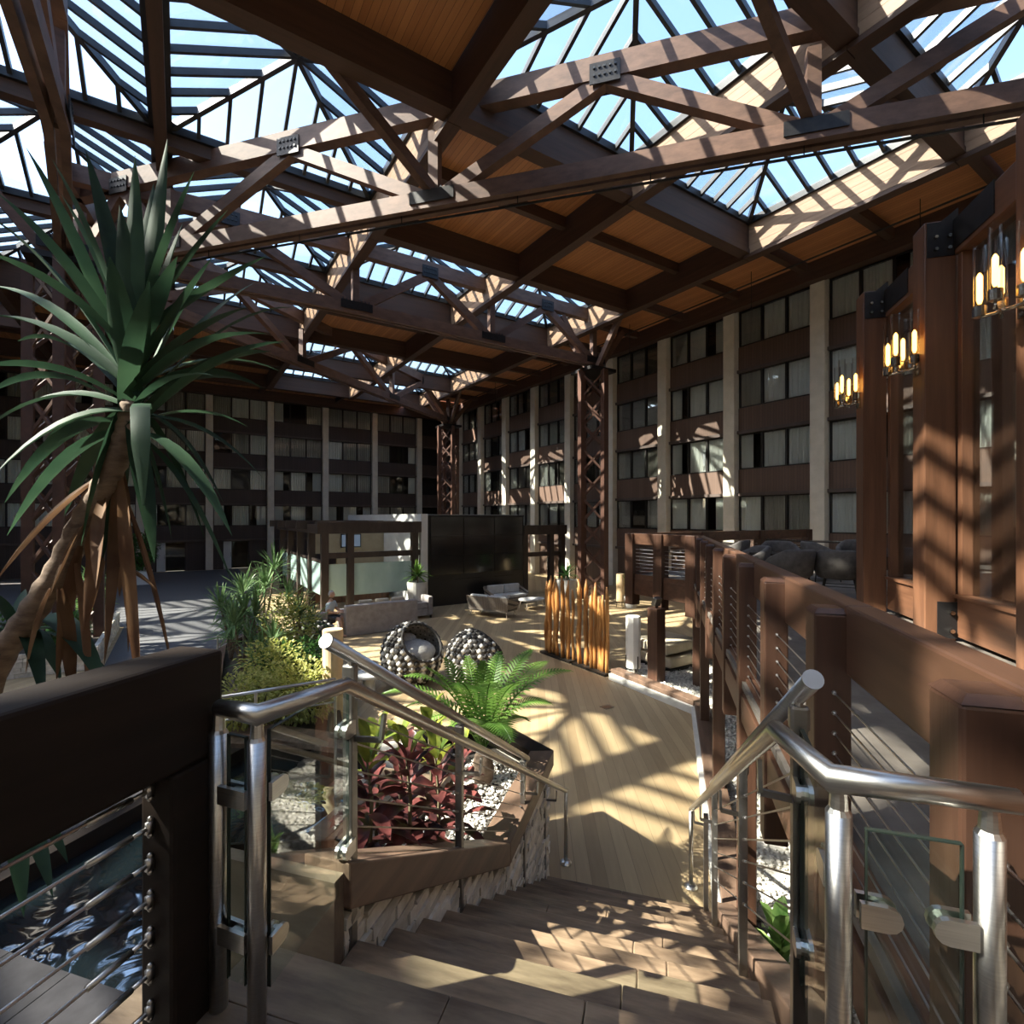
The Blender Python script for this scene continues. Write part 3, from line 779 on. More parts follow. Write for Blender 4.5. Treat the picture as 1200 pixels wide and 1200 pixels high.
for i in range(14):
    a, b = 1.62+.25*i, 1.62+.25*(i+1)
    sv.add([ST(a, -1.2, soilz(a)), ST(b, -1.2, soilz(b)), ST(b, -1.94, soilz(b)), ST(a, -1.94, soilz(a))], [(0, 1, 2, 3)])
build(sv, 'soil', M_soil, pl)
build(MB().slab([ST(1.62, -1.96, .6), ST(1.62, -1.96, soilz(1.62)+.05), ST(3.6, -1.96, 1.25), ST(4.6, -1.96, 1.25), ST(4.6, -1.96, .6)], .05), 'back_board', M_blackwood, pl)
build(MB().sbox(1.58, 1.63, -1.95, -1.2, .6, soilz(1.62)+.05), 'back_board', M_blackwood, pl)
c = MB(); q = [ST(1.60, -1.07), ST(3.62, -1.07), ST(3.62, -1.27), ST(1.60, -1.27)]
zz = [capz(1.6), capz(3.62), capz(3.62), capz(1.6)]
c.add([(p.x, p.y, z-.17) for p, z in zip(q, zz)]+[(p.x, p.y, z) for p, z in zip(q, zz)], [(3, 2, 1, 0), (4, 5, 6, 7), (0, 1, 5, 4), (1, 2, 6, 5), (2, 3, 7, 6), (3, 0, 4, 7)])
build(c, 'timber_cap', M_cap, pl, bevel=.008)
zc5 = capz(3.62)
build(MB().slab([ST(3.62, -1.07, zc5-.08), ST(5.2, -1.07, zc5-.08), ST(5.12, -1.3, zc5-.08), ST(3.62, -1.3, zc5-.08)], .16), 'timber_cap', M_cap, pl, bevel=.008)
build(MB().slab([ST(5.2, -1.07, zc5-.08), B5+V((.03, 0, zc5-.08)), B5+V((-.2, 0, zc5-.08)), ST(5.12, -1.3, zc5-.08)], .16), 'timber_cap', M_blackwood, pl, bevel=.008)
build(MB().bar(B5+V((-.1, -.1, zc5-.08)), B5+V((-.9, -.1, zc5-.08)), .2, .16), 'timber_cap', M_blackwood, pl)
pebbles('pebble_mulch', inpoly(st_poly((2.9, -1.3), (4.95, -1.3), (5.3, -1.9), (4.6, -1.93), (3.2, -1.93))), (0, 6, 0, 7), lambda x, y: soilz(V((x, y, 0)).dot(Sd))+.01, 3600, 'white pebble mulch in the left planter beside the red leaves', .026, 3)

pr = empty('stone_planter', ST(3.4, .5, 0), 'stone kerb with timber cap right of the stairs', 'planter')
sr = lambda u: EYE-1.44-.585*((1.55+u*3.4)-1.5)-.2
stone_wall(pr, ST(1.5, .455), ST(4.95, .455), lambda u: max(0, nose(1.55+3.4*u)-.12), sr, -Td, 21)
build(MB().slab([ST(1.4, .44, EYE-1.48), ST(4.95, .44, EYE-1.48-.585*3.55), ST(4.95, .62, EYE-1.48-.585*3.55), ST(1.4, .62, EYE-1.48)], .16), 'timber_cap', M_cap, pr, bevel=.008)
build(MB().slab([ST(1.45, .53, LZ-.2), ST(4.9, .53, .25), ST(4.9, .53, .0), ST(1.45, .53, 0)], .06), 'stone_backing', M_mortar, pr)

# ground of white gravel right of the walkway, with its kerb
K0, K1, K2 = ST(4.95, .46), V((8.2, 6.35, 0)), V((8.35, 8.75, 0))
kb = empty('garden_kerb', (K1.x, K1.y, 0), 'low kerb with brown timber cap between the walkway and the white gravel', 'kerb')
for a, b, w in ((K0, K1, .16), (K1, K2, .12)):
    d = (b-a).normalized(); n = V((d.y, -d.x, 0))
    build(MB().bar(a+n*.06+V((0, 0, .07)), b+n*.06+V((0, 0, .07)), .1, .14), 'white_strip', mat('white_kerb', (.62, .6, .55), (.74, .72, .67), .7, scale=5) if a is K0 else bpy.data.materials['white_kerb'], kb)
    build(MB().bar(a+n*.2+V((0, 0, .19)), b+n*.2+V((0, 0, .19)), .26, .1), 'timber_cap', M_cap, kb, bevel=.01)
gp_ = [tuple((K0+Td*.3)[:2]), (K1.x+.3, K1.y-.1), (K2.x+.3, K2.y), (9.3, 9.0), (12.5, 9.0), tuple(ST(11.8, 2.2)[:2]), tuple(ST(1.0, 2.2)[:2]), tuple(ST(1.0, .62)[:2])]
gb = build(MB().prism(gp_, 0.003, .1), 'gravel_bed', mat('gravel_base', (.38, .35, .30), (.66, .63, .57), .85, scale=28, bump=.6, detail=8)); gb['kind'] = 'structure'
pebbles('white_gravel', inpoly(gp_), (0, 13, 0, 10), .11, 9000, 'white gravel on the ground below the terrace guard', .035, 4)

# ------------------------------------------------------------------ pond and its edges on the left
def water():
    m, n, l, b = nodes('pond_water')
    b.inputs['Base Color'].default_value = (.008, .014, .017, 1); b.inputs['Roughness'].default_value = .04; b.inputs['IOR'].default_value = 2.3
    b.inputs['Specular IOR Level'].default_value = .9
    tc = n.new('ShaderNodeTexCoord'); nz = n.new('ShaderNodeTexNoise'); nz.inputs['Scale'].default_value = 1.5; nz.inputs['Detail'].default_value = 2
    nz.inputs['Distortion'].default_value = .8
    l.new(tc.outputs['Object'], nz.inputs['Vector']); bp = n.new('ShaderNodeBump'); bp.inputs['Strength'].default_value = .4; bp.inputs['Distance'].default_value = .04
    l.new(nz.outputs['Fac'], bp.inputs['Height']); l.new(bp.outputs[0], b.inputs['Normal']); return m
M_tile = mat('slate_paving', (.032, .03, .033), (.055, .052, .057), .7, spec=.25, scale=5, bump=.1, rand=.08)
M_rock = mat('grey_boulder', (.24, .22, .19), (.42, .39, .34), .9, scale=4, bump=.6)
pond = empty('pond', ST(4.2, -4.3, 0), 'dark rippling pond mirroring the skylights left of the stairs', 'pond')
build(MB().prism(st_poly((2.4, -5.7), (6.2, -5.7), (6.2, -2.8), (2.4, -2.8)), 0.05, .33), 'water', water(), pond)
build(MB().sbox(2.2, 8.5, -5.86, -5.68, 0, .5), 'rim', M_blackwood, pond)
build(MB().sbox(6.15, 6.35, -5.7, -2.6, 0, .52), 'rim', M_blackwood, pond)
build(MB().sbox(6.05, 6.5, -6.2, -2.2, .52, .6), 'coping_board', M_cap, pond, bevel=.008)
dk = empty('paved_ledge', ST(1.6, -4.3, .55), 'grey slate paved ledge in front of the pond', 'paving')
for i in range(5):
    for j in range(7):
        build(MB().sbox(2.58-.62*(i+1)+.004, 2.58-.62*i-.004, -1.5-.62*(j+1)+.004, -1.5-.62*j-.004, .5, .56), 'paving_slab', M_tile, dk)
build(MB().sbox(-.5, 2.57, -5.84, -1.5, 0, .5), 'ledge_base', M_blackwood, dk)
wk = empty('pond_walkway', ST(5, -6.4, .45), 'grey board walkway with a pale stone strip along the far pond bank', 'walkway')
for i in range(9):
    build(MB().sbox(.8+i*.9+.003, 1.7+i*.9-.003, -6.75, -5.88, .4, .47), 'deck_board', M_tile, wk)
build(MB().sbox(.8, 8.9, -6.7, -5.9, 0, .4), 'walkway_base', M_blackwood, wk)
stone_wall(wk, ST(2, -6.78), ST(8, -6.78), lambda u: .45, lambda u: .66, Td, 31, .1)
build(MB().sbox(1.5, 8.5, -7.1, -6.82, .68, .8), 'timber_cap', M_cap, wk)
build(MB().sbox(1.545, 1.60, -1.955, -1.10, 1.185, soilz(1.62)+.12), 'end_board', M_landing, pl)
# plank bench between pond and stairs seen through the glass
bn = empty('bench_ledge', ST(2.1, -1.75, 1.0), 'wide weathered timber ledge behind the left glass panel', 'ledge')
for k in range(4):
    build(MB().sbox(.6, 4.7, -2.18-.2*k+.004, -1.98-.2*k-.004, 1.12, 1.18), 'ledge_board', M_landing, bn, bevel=.004)
build(MB().sbox(.6, 1.56, -1.97, -1.40, 1.12, 1.18), 'ledge_board', M_landing, bn, bevel=.004)
build(MB().sbox(.62, 4.68, -2.76, -2.0, .57, 1.12), 'ledge_base', M_blackwood, bn)
r = random.Random(9)
def boulder(p, rx, ry, rz, label):
    mb = MB().ball((0, 0, 0), 1, 1, 1, 14, 9); k = r.uniform(0, 50)
    mb.v = [((1+.25*noise.noise(V(v)*1.3+V((k, 0, 0))))*v[0]*rx+p.x, (1+.25*noise.noise(V(v)*1.3+V((0, k, 0))))*v[1]*ry+p.y, (1+.3*noise.noise(V(v)*1.5+V((0, 0, k))))*v[2]*rz+p.z) for v in mb.v]
    tag(build(mb, 'boulder', M_rock, smooth=True), label, 'rock')
boulder(ST(2.95, -3.05, .4), .35, .3, .25, 'grey boulder at the near corner of the pond')
boulder(ST(6.0, -3.4, .45), .45, .35, .3, 'pale boulder on the far bank of the pond')
# ------------------------------------------------------------------ glazed timber screens of the dining room
M_mahog = mat('varnished_timber', (.085, .038, .021), (.20, .093, .05), .35, scale=1.3, stretch=(7, 7, .45), rotz=SROT, bump=.15, lo=.25, hi=.75)
M_mahog_h = mat('varnished_timber_rail', (.085, .038, .021), (.20, .093, .05), .35, scale=1.3, stretch=(7, .45, 7), rotz=SROT, bump=.15, lo=.25, hi=.75)
M_diner = glass('dining_glass', (.9, .92, .92), .075)
M_chrome = mat('polished_nickel', (.5, .46, .4), (.6, .56, .5), .15, 1.0, scale=5)
M_bulb = emit('amber_filament', (1.0, .50, .10), 4.5)
M_tube = glass('sconce_glass', (.97, .97, .95), .05)
PT = 3.1
POSTS = [9.0, 7.1, 5.2, 3.3, 1.4]
scr = empty('glazed_screen', ST(7, PT, LZ), 'tall varnished timber and glass screen of the dining room at the right edge', 'partition')
ZH = EYE+3.45
for i, s in enumerate(POSTS):
    build(MB().sbox(s, s+.3, PT-.15, PT+.16, LZ, ZH), 'post', M_mahog, scr, bevel=.012)
    pm = MB().sbox(s-.014, s-.002, PT-.13, PT+.17, ZH-.42, ZH-.02)
    pm.add([ST(s-.014, PT+.0, ZH-.02), ST(s-.014, PT+.17, ZH-.02), ST(s-.014, PT+.17, ZH+.12), ST(s-.002, PT+.0, ZH-.02), ST(s-.002, PT+.17, ZH-.02), ST(s-.002, PT+.17, ZH+.12)],
           [(0, 1, 2), (5, 4, 3), (0, 3, 4, 1), (1, 4, 5, 2), (2, 5, 3, 0)])
    pp = build(pm, 'steel_plate', M_iron, scr)
    build(MB().sbox(s-.75, s-.004, PT+.125, PT+.139, ZH-.36, ZH-.02), 'steel_plate', M_iron, scr)
    bm = MB()
    for zz in (-.34, -.2): 
        for tt in (-.05, .08): bm.tube([ST(s-.05, PT+tt, ZH+zz), ST(s-.01, PT+tt, ZH+zz)], .02, 8)
    build(bm, 'bolts', M_chrome, pp)['kind'] = 'stuff'
    if i:
        pm = build(MB().sbox(s-.3+.28, s-.004, PT-.03, PT+.17, LZ+.03, LZ+.45), 'steel_plate', M_iron, scr)
        bm = MB()
        for zz in (.12, .33): bm.tube([ST(s-.06, PT+.1, LZ+zz), ST(s-.02, PT+.1, LZ+zz)], .025, 8)
        build(bm, 'bolts', M_chrome, pm)['kind'] = 'stuff'
for a, b in zip(POSTS[1:], POSTS[:-1]):
    s0, s1 = a+.3, b
    build(MB().sbox(s0, s1, PT+.14, PT+.36, ZH-.42, ZH-.04), 'header', M_mahog_h, scr, bevel=.01)
    build(MB().sbox(s0, s1, PT+.16, PT+.34, LZ+.05, LZ+.5), 'bottom_rail', M_mahog_h, scr, bevel=.01)
    build(MB().sbox(s0, s1, PT+.13, PT+.34, LZ+.5, LZ+.54), 'sill', M_mahog_h, scr)
    for x0, x1 in ((s0, s0+.07), (s1-.09, s1)):
        build(MB().sbox(x0, x1, PT+.17, PT+.34, LZ+.54, ZH-.42), 'jamb', M_mahog, scr, bevel=.006)
    build(MB().sbox(s0+.07, s1-.09, PT+.27, PT+.28, LZ+.54, ZH-.42), 'pane', M_diner, scr)
build(MB().sbox(9.15, 9.28, PT+.17, 7.5, ZH-.42, ZH-.04), 'header', M_mahog_h, scr)
for k in range(3):
    build(MB().sbox(9.05, 9.3, PT+1.6+1.9*k, PT+1.8+1.9*k, LZ, ZH), 'post', M_mahog, scr)
ind = empty('dark_shelf_backing', ST(5, 5.0, LZ), 'dark partition with shelves behind the glass screen at the right edge', 'partition')
build(MB().sbox(0.5, 6.9, 5.0, 5.12, LZ, ZH-.6), 'panel', M_blackwood, ind)  # dark sheet added so the room behind the glass looks unlit
for z in (LZ+.5, LZ+.95, LZ+1.4, LZ+1.85): build(MB().sbox(2, 6.7, 4.66, 5.0, z, z+.04), 'shelf', M_darksteel, ind)
for s in (2, 3.2, 4.4, 5.6, 6.66): build(MB().sbox(s, s+.04, 4.64, 5.0, LZ, LZ+2.3), 'upright', M_darksteel, ind)
def sconce(s, label):
    t = PT-.15; z = EYE+1.82
    r = empty('wall_sconce', ST(s+.15, t-.2, z), label, 'wall lamp')
    build(MB().sbox(s+.08, s+.22, t-.03, t, z-.12, z+.12), 'back_plate', M_chrome, r)
    a = MB()
    for ds, dt in ((.0, -.1), (.3, -.1), (.05, -.27), (.27, -.27)):
        a.tube([ST(s+.15, t-.03, z-.02), ST(s+.15, t-.18, z-.06), ST(s+ds, t+dt, z-.06), ST(s+ds, t+dt, z)], .013, 8)
    build(a, 'arm', M_chrome, r, smooth=True)
    for ds, dt, dz in ((.0, -.1, 0.02), (.3, -.1, 0.02), (.05, -.27, 0.02), (.27, -.27, -.04)):
        p = ST(s+ds, t+dt, z+dz)
        cup = build(MB().lathe([(.02, -.03), (.052, -.02), (.052, .07), (.046, .07)], p, 14), 'cup', M_chrome, r)
        build(MB().tube([p+V((0, 0, .05)), p+V((0, 0, .62))], .047, 14, cap=False), 'glass_tube', M_tube, r, smooth=True)
        build(MB().tube([p+V((0, 0, .1)), p+V((0, 0, .13)), p+V((0, 0, .34)), p+V((0, 0, .37))], [.012, .022, .022, .006], 10), 'bulb', M_bulb, r, smooth=True)
for s, lb in ((9.0, 'farthest amber tube sconce on the timber screen, above the grey dining chairs'),
              (7.1, 'middle amber tube sconce on the timber screen post with the steel plate'),
              (5.2, 'nearest amber tube sconce, cut by the right edge of the photo')):
    sconce(s, lb)

# ------------------------------------------------------------------ dining chairs and tables on the terrace
M_velvet = mat('grey_chair_fabric', (.06, .053, .05), (.115, .103, .097), .9, scale=10, bump=.2, rand=.12)
M_leg = mat('dark_metal_leg', (.02, .018, .017), (.04, .035, .03), .4, .5, scale=6)
M_tabletop = mat('dark_tabletop', (.05, .042, .038), (.09, .075, .066), .22, scale=4)
def barrel_chair():
    r = empty('dining_chair', (0, 0, 0), 'x', 'chair', 'barrel chairs on the terrace')
    n = 16; R1, R0 = .37, .30
    mb = MB(); vs = []
    for i in range(n+1):
        a = radians(-120+240*i/n); f = abs(i/n-.5)*2
        top = .82-.22*max(0, f-.35)/.65
        lo = .40
        for rr_, zz in ((R1*.94, lo), (R1+.03, top-.03), (R1+.0, top), (R0+.03, top), (R0, top-.04), (R0*.92, lo)):
            vs.append((rr_*sin(a), rr_*cos(a)*1.0, zz))
    fs = []
    for i in range(n):
        for k in range(6):
            fs.append((i*6+k, i*6+(k+1) % 6, (i+1)*6+(k+1) % 6, (i+1)*6+k))
    fs += [tuple(range(6))[::-1], tuple(range(n*6, n*6+6))]
    build(mb.add(vs, fs), 'backrest', M_velvet, r, smooth=True)
    build(MB().lathe([(.27, .35), (.325, .37), (.33, .46), (.30, .495), (.15, .505)], (0, -.02, 0), 18), 'seat', M_velvet, r, smooth=True)
    for sx in (-1, 1):
        for sy in (-1, 1):
            build(MB().tube([(.2*sx, .2*sy, .37), (.27*sx, .27*sy, 0)], [.016, .011], 8), 'leg', M_leg, r)
    rg = MB()
    for a, b in (((-1, -1), (1, -1)), ((-1, 1), (1, 1))): rg.tube([(.22*a[0], .22*a[1], .24), (.22*b[0], .22*b[1], .24)], .008, 6)
    build(rg, 'stretcher', M_leg, r)
    return r
def round_table(loc, label, R=.45, h=.74):
    r = empty('dining_table', loc, label, 'table'); p = V(loc)
    build(MB().lathe([(R-.02, h-.035), (R, h-.02), (R, h)], p, 24), 'tabletop', M_tabletop, r)
    build(MB().tube([p+V((0, 0, .02)), p+V((0, 0, h-.03))], .035, 10), 'pedestal', M_leg, r)
    build(MB().lathe([(.26, 0), (.26, .015), (.05, .04)], p, 20), 'base', M_leg, r)
    return r
proto = barrel_chair(); proto.scale = (1.04, 1.04, 1.08)
def onter(px, d):
    q = P(px, 607, d); q.z = LZ; return q
spots = [(925, 9.0, .15, 'grey barrel chair with its back to the guard, just beyond the rail'),
         (984, 8.8, -.6, 'grey barrel chair turned left, close to the timber screen post'),
         (876, 9.9, 1.5, 'grey barrel chair turned right at the left end of the dining group'),
         (915, 11.7, 2.9, 'grey barrel chair facing the camera across the first table'),
         (962, 11.6, -1.6, 'grey barrel chair behind the two nearest chairs'),
         (1003, 12.4, 2.4, 'grey barrel chair half hidden behind the screen post'),
         (1066, 9.6, -.8, 'pale lit barrel chair seen through the glass beside the post'),
         (858, 12.6, .9, 'far grey barrel chair at the left table')]
for i, (px, d, a, lb) in enumerate(spots):
    q = onter(px, d); rz = -YAW+a+pi
    if i == 0: c = proto; c.location = q; c.rotation_euler.z = rz+pi*0; c['label'] = lb
    else: copy_tree(proto, q, rz, lb)
for px, d, lb in ((906, 10.1, 'round dark dining table between the grey barrel chairs'), (1022, 9.6, 'round dark dining table beside the timber screen post'), (846, 14.0, 'round dark dining table at the far left of the terrace')):
    round_table(onter(px, d), lb)
tb = empty('dining_table', onter(945, 15.5), 'long dark table against the window wall on the terrace', 'table'); q = onter(945, 15.5)
build(MB().box(q.x-.35, q.x+.35, q.y-1.4, q.y+1.4, LZ+.7, LZ+.745), 'tabletop', M_tabletop, tb)
for dx in (-.28, .28):
    for dy in (-1.25, 1.25): build(MB().box(q.x+dx-.03, q.x+dx+.03, q.y+dy-.03, q.y+dy+.03, LZ, LZ+.7), 'leg', M_leg, tb)

# ------------------------------------------------------------------ bar pavilion: video wall, white volume, pergola
M_screen = mat('dark_video_panel', (.016, .015, .015), (.03, .028, .026), .12, scale=1, spec=1.0)
M_black = mat('black_lacquer', (.012, .011, .011), (.018, .017, .017), .35, scale=3)
M_white = mat('white_render', (.62, .62, .60), (.72, .72, .70), .7, scale=2)
M_beige = mat('beige_bar_wall', (.36, .30, .20), (.45, .38, .26), .7, scale=2)
M_perg = mat('pergola_timber', (.032, .022, .018), (.06, .042, .034), .55, scale=1.4, stretch=(3, 3, 1), bump=.15)
vw = empty('video_wall', (11.1, 19.9, 0), 'large black video wall of nine panels on a black plinth', 'screen')
build(MB().box(8.75, 13.6, 19.95, 20.4, 0, 3.88), 'cabinet', M_black, vw)
for i in range(3):
    for j in range(3):
        x0, z0 = 8.85+i*1.56, 1.32+j*.83
        build(MB().box(x0+.014, x0+1.546, 19.90, 19.95, z0+.006, z0+.824), 'screen_panel', M_screen, vw, bevel=.006)
build(MB().box(8.75, 13.6, 19.88, 19.95, 3.82, 3.88), 'top_trim', M_black, vw)
build(MB().box(10.0, 11.3, 19.935, 19.95, 1.08, 1.14), 'vent', M_iron, vw); build(MB().box(12.0, 13.0, 19.935, 19.95, 1.08, 1.14), 'vent', M_iron, vw)
wv = empty('bar_building', (9.5, 26, 0), 'white bar volume behind the video wall', 'pavilion')
build(MB().box(8.45, 8.74, 19.95, 31, 0, 3.92), 'side_wall', M_white, wv)
build(MB().box(8.74, 13.6, 20.45, 31, 3.5, 3.9), 'roof', M_white, wv)
build(MB().box(13.3, 13.6, 20.45, 31, 0, 3.5), 'side_wall', M_white, wv)
build(MB().box(6.2, 8.44, 24.6, 24.8, 0, 3.2), 'back_wall', M_beige, wv)
build(MB().box(4.9, 6.2, 24.6, 24.8, 2.1, 3.2), 'back_wall', M_beige, wv)
build(MB().box(6.35, 7.3, 24.52, 24.58, 2.35, 3.0), 'screen_frame', M_black, wv)
build(MB().box(6.4, 7.25, 24.5, 24.52, 2.4, 2.95), 'screen_picture', emit('blue_screen_picture', (.12, .16, .22), .35), wv)
build(MB().box(4.7, 8.2, 23.2, 23.9, 0, 1.1), 'bar_counter', M_mahog, wv)
build(MB().box(4.6, 8.3, 23.1, 24.0, 1.1, 1.16), 'counter_top', M_beige, wv)
pg = empty('pergola', (6.4, 20.3, 0), 'dark timber pergola with frosted glass screens in front of the bar', 'pergola')
M_frost = mat('frosted_glass', (.36, .52, .49), (.50, .66, .62), .25, scale=1.2, stretch=(1, 1, .4))
PX = [4.6, 5.55, 8.2]; PY = [20.1, 22.4, 24.8, 27.2, 29.6]
for x in PX: build(MB().box(x-.13, x+.13, 19.97, 20.23, 0, 3.15), 'post', M_perg, pg)
for y in PY[1:]: build(MB().box(4.47, 4.73, y-.13, y+.13, 0, 3.15), 'post', M_perg, pg)
build(MB().box(4.3, 8.44, 19.9, 20.3, 3.15, 3.6), 'front_beam', M_perg, pg)
build(MB().box(4.4, 4.8, 20.3, 30.2, 3.15, 3.5), 'side_beam', M_perg, pg)
for y in PY[1:]: build(MB().box(4.0, 8.44, y-.12, y+.12, 3.3, 3.62), 'rafter', M_perg, pg)
build(MB().box(4.73, 8.44, 20.02, 20.18, 2.2, 2.42), 'transom', M_perg, pg)
for a, b in ((4.74, 5.41), (5.69, 8.06)): build(MB().box(a, b, 20.08, 20.1, .75, 1.98), 'frosted_panel', M_frost, pg)
for a, b in zip(PY[:-1], PY[1:]): build(MB().box(4.59, 4.61, a+.14, b-.14, .75, 1.98), 'frosted_panel', M_frost, pg)
for a, b in zip(PY[:-1], PY[1:]): build(MB().box(4.57, 4.63, a+.14, b-.14, 2.02, 2.12), 'rail', M_perg, pg)
pg2 = empty('pergola', (15, 20.2, 0), 'dark glazed pergola frame right of the video wall', 'pergola')
for x in (13.75, 15.3, 16.0): build(MB().box(x-.12, x+.12, 19.95, 20.2, 0, 2.95), 'post', M_perg, pg2)
build(MB().box(13.62, 16.2, 19.9, 20.25, 2.95, 3.4), 'front_beam', M_perg, pg2)
build(MB().box(13.62, 16.2, 20.0, 20.15, 1.9, 2.1), 'transom', M_perg, pg2)
build(MB().box(13.87, 15.18, 20.06, 20.08, .1, 1.9), 'pane', M_winglass, pg2)
build(MB().box(15.9, 16.15, 20.25, 26, 2.95, 3.3), 'side_beam', M_perg, pg2)

# ------------------------------------------------------------------ lounge furniture
M_sofa = mat('mottled_grey_upholstery', (.25, .22, .21), (.38, .345, .33), .9, scale=5, bump=.15)
M_cush = mat('beige_cushion', (.50, .42, .30), (.62, .53, .40), .9, scale=5)
M_light = mat('light_grey_cushion', (.48, .47, .45), (.6, .59, .57), .9, scale=5)
M_rope = planks('woven_rope', (.24, .20, .16), (.36, .30, .25), .035, 'X', rough=.8, gap=.3, gapc=.3)
M_wood = mat('pale_table_wood', (.42, .34, .25), (.55, .46, .35), .5, scale=2, stretch=(1, 6, 1))
def cushion(root, x0, x1, y0, y1, z0, z1, m=None, name='cushion'):
    return build(MB().box(x0, x1, y0, y1, z0, z1), name, m or M_light, root, bevel=.045)
sf = empty('sofa', (5.4, 16.8, 0), 'high-backed mottled grey sofa seen from behind', 'sofa')
build(MB().box(4.4, 6.8, 16.35, 16.62, .0, .97), 'backrest', M_sofa, sf, bevel=.03)
build(MB().box(4.4, 6.8, 16.63, 17.5, .0, .40), 'base', M_sofa, sf, bevel=.02)
for a, b in ((4.4, 4.63), (6.57, 6.8)): build(MB().box(a, b, 16.63, 17.5, .40, .72), 'armrest', M_sofa, sf, bevel=.03)
for k in range(3): cushion(sf, 4.65+.64*k, 5.27+.64*k, 16.66, 17.48, .41, .56)
for k in range(3):
    tag(cushion(None, 4.9+.55*k, 5.36+.55*k, 16.66, 16.84, .56, 1.06, M_cush, 'throw_pillow'), ['left', 'middle', 'right'][k]+' one of the three beige pillows on the grey sofa', 'pillow', 'beige pillows on the grey sofa')
def armchair(loc, rz, label):
    r = empty('armchair', (0, 0, 0), label, 'armchair')
    build(MB().box(-.4, .4, .22, .42, .1, .8), 'backrest', M_sofa, r, bevel=.04)
    build(MB().box(-.4, .4, -.4, .22, .1, .38), 'base', M_sofa, r, bevel=.03)
    for s in (-1, 1): build(MB().box(s*.31-.09, s*.31+.09, -.38, .215, .385, .6), 'armrest', M_sofa, r, bevel=.03)
    cushion(r, -.21, .21, -.38, .2, .385, .48)
    for sx in (-1, 1):
        for sy in (-1, 1): build(MB().box(sx*.34-.03, sx*.34+.03, sy*.34-.03, sy*.34+.03, 0, .1), 'leg', M_leg, r)
    r.location = loc; r.rotation_euler.z = rz
armchair((3.5, 17.0, 0), pi, 'grey-brown armchair with its back to the camera, left of the sofa')
armchair((7.6, 18.2, 0), -pi/2, 'dark grey armchair at the right end of the sofa')
def rope_sofa(loc, rz, label, w=1.7):
    r = empty('outdoor_sofa', (0, 0, 0), label, 'sofa')
    h = w/2
    build(MB().slab([(-h, .36, .28), (h, .36, .28), (h+.06, .46, .78), (-h-.06, .46, .78)], .03), 'woven_back', M_rope, r)
    for s in (-1, 1):
        build(MB().slab([(s*h, -.36, .28), (s*h, .36, .28), (s*(h+.06), .46, .74), (s*(h+.06), -.40, .52)], .03), 'woven_side', M_rope, r)
    build(MB().box(-h, h, -.38, .38, .24, .30), 'seat_frame', M_rope, r)
    for k in range(2):
        cushion(r, -h+.04+k*(h-.02), -.02+k*(h-.02), -.36, .33, .305, .44, name='seat_cushion')
        cushion(r, -h+.04+k*(h-.02), -.02+k*(h-.02), .19, .37, .445, .82, name='back_cushion')
    for sx in (-1, 1):
        for sy in (-1, 1): build(MB().tube([(sx*(h-.1), sy*.3, .25), (sx*(h-.02), sy*.36, 0)], [.022, .014], 8), 'leg', M_wood, r)
    r.location = loc; r.rotation_euler.z = rz
rope_sofa((10.1, 16.9, 0), radians(118), 'woven rope outdoor sofa turned away to the right, nearest of the pair')
rope_sofa((12.0, 18.9, 0), 0, 'woven rope outdoor sofa facing the camera before the video wall')
ct = empty('coffee_table', (12.2, 17.3, 0), 'low pale coffee table between the rope sofas', 'table')
build(MB().prism([(12.2+.62*cos(a)*(1 if abs(cos(a)) < .8 else .95), 17.3+.42*sin(a)) for a in [2*pi*i/20 for i in range(20)]], .38, .42), 'tabletop', M_light, ct)
for sx in (-1, 1):
    for sy in (-1, 1): build(MB().tube([(12.2+sx*.36, 17.3+sy*.22, .38), (12.2+sx*.45, 17.3+sy*.28, 0)], [.02, .014], 8), 'leg', M_wood, ct)

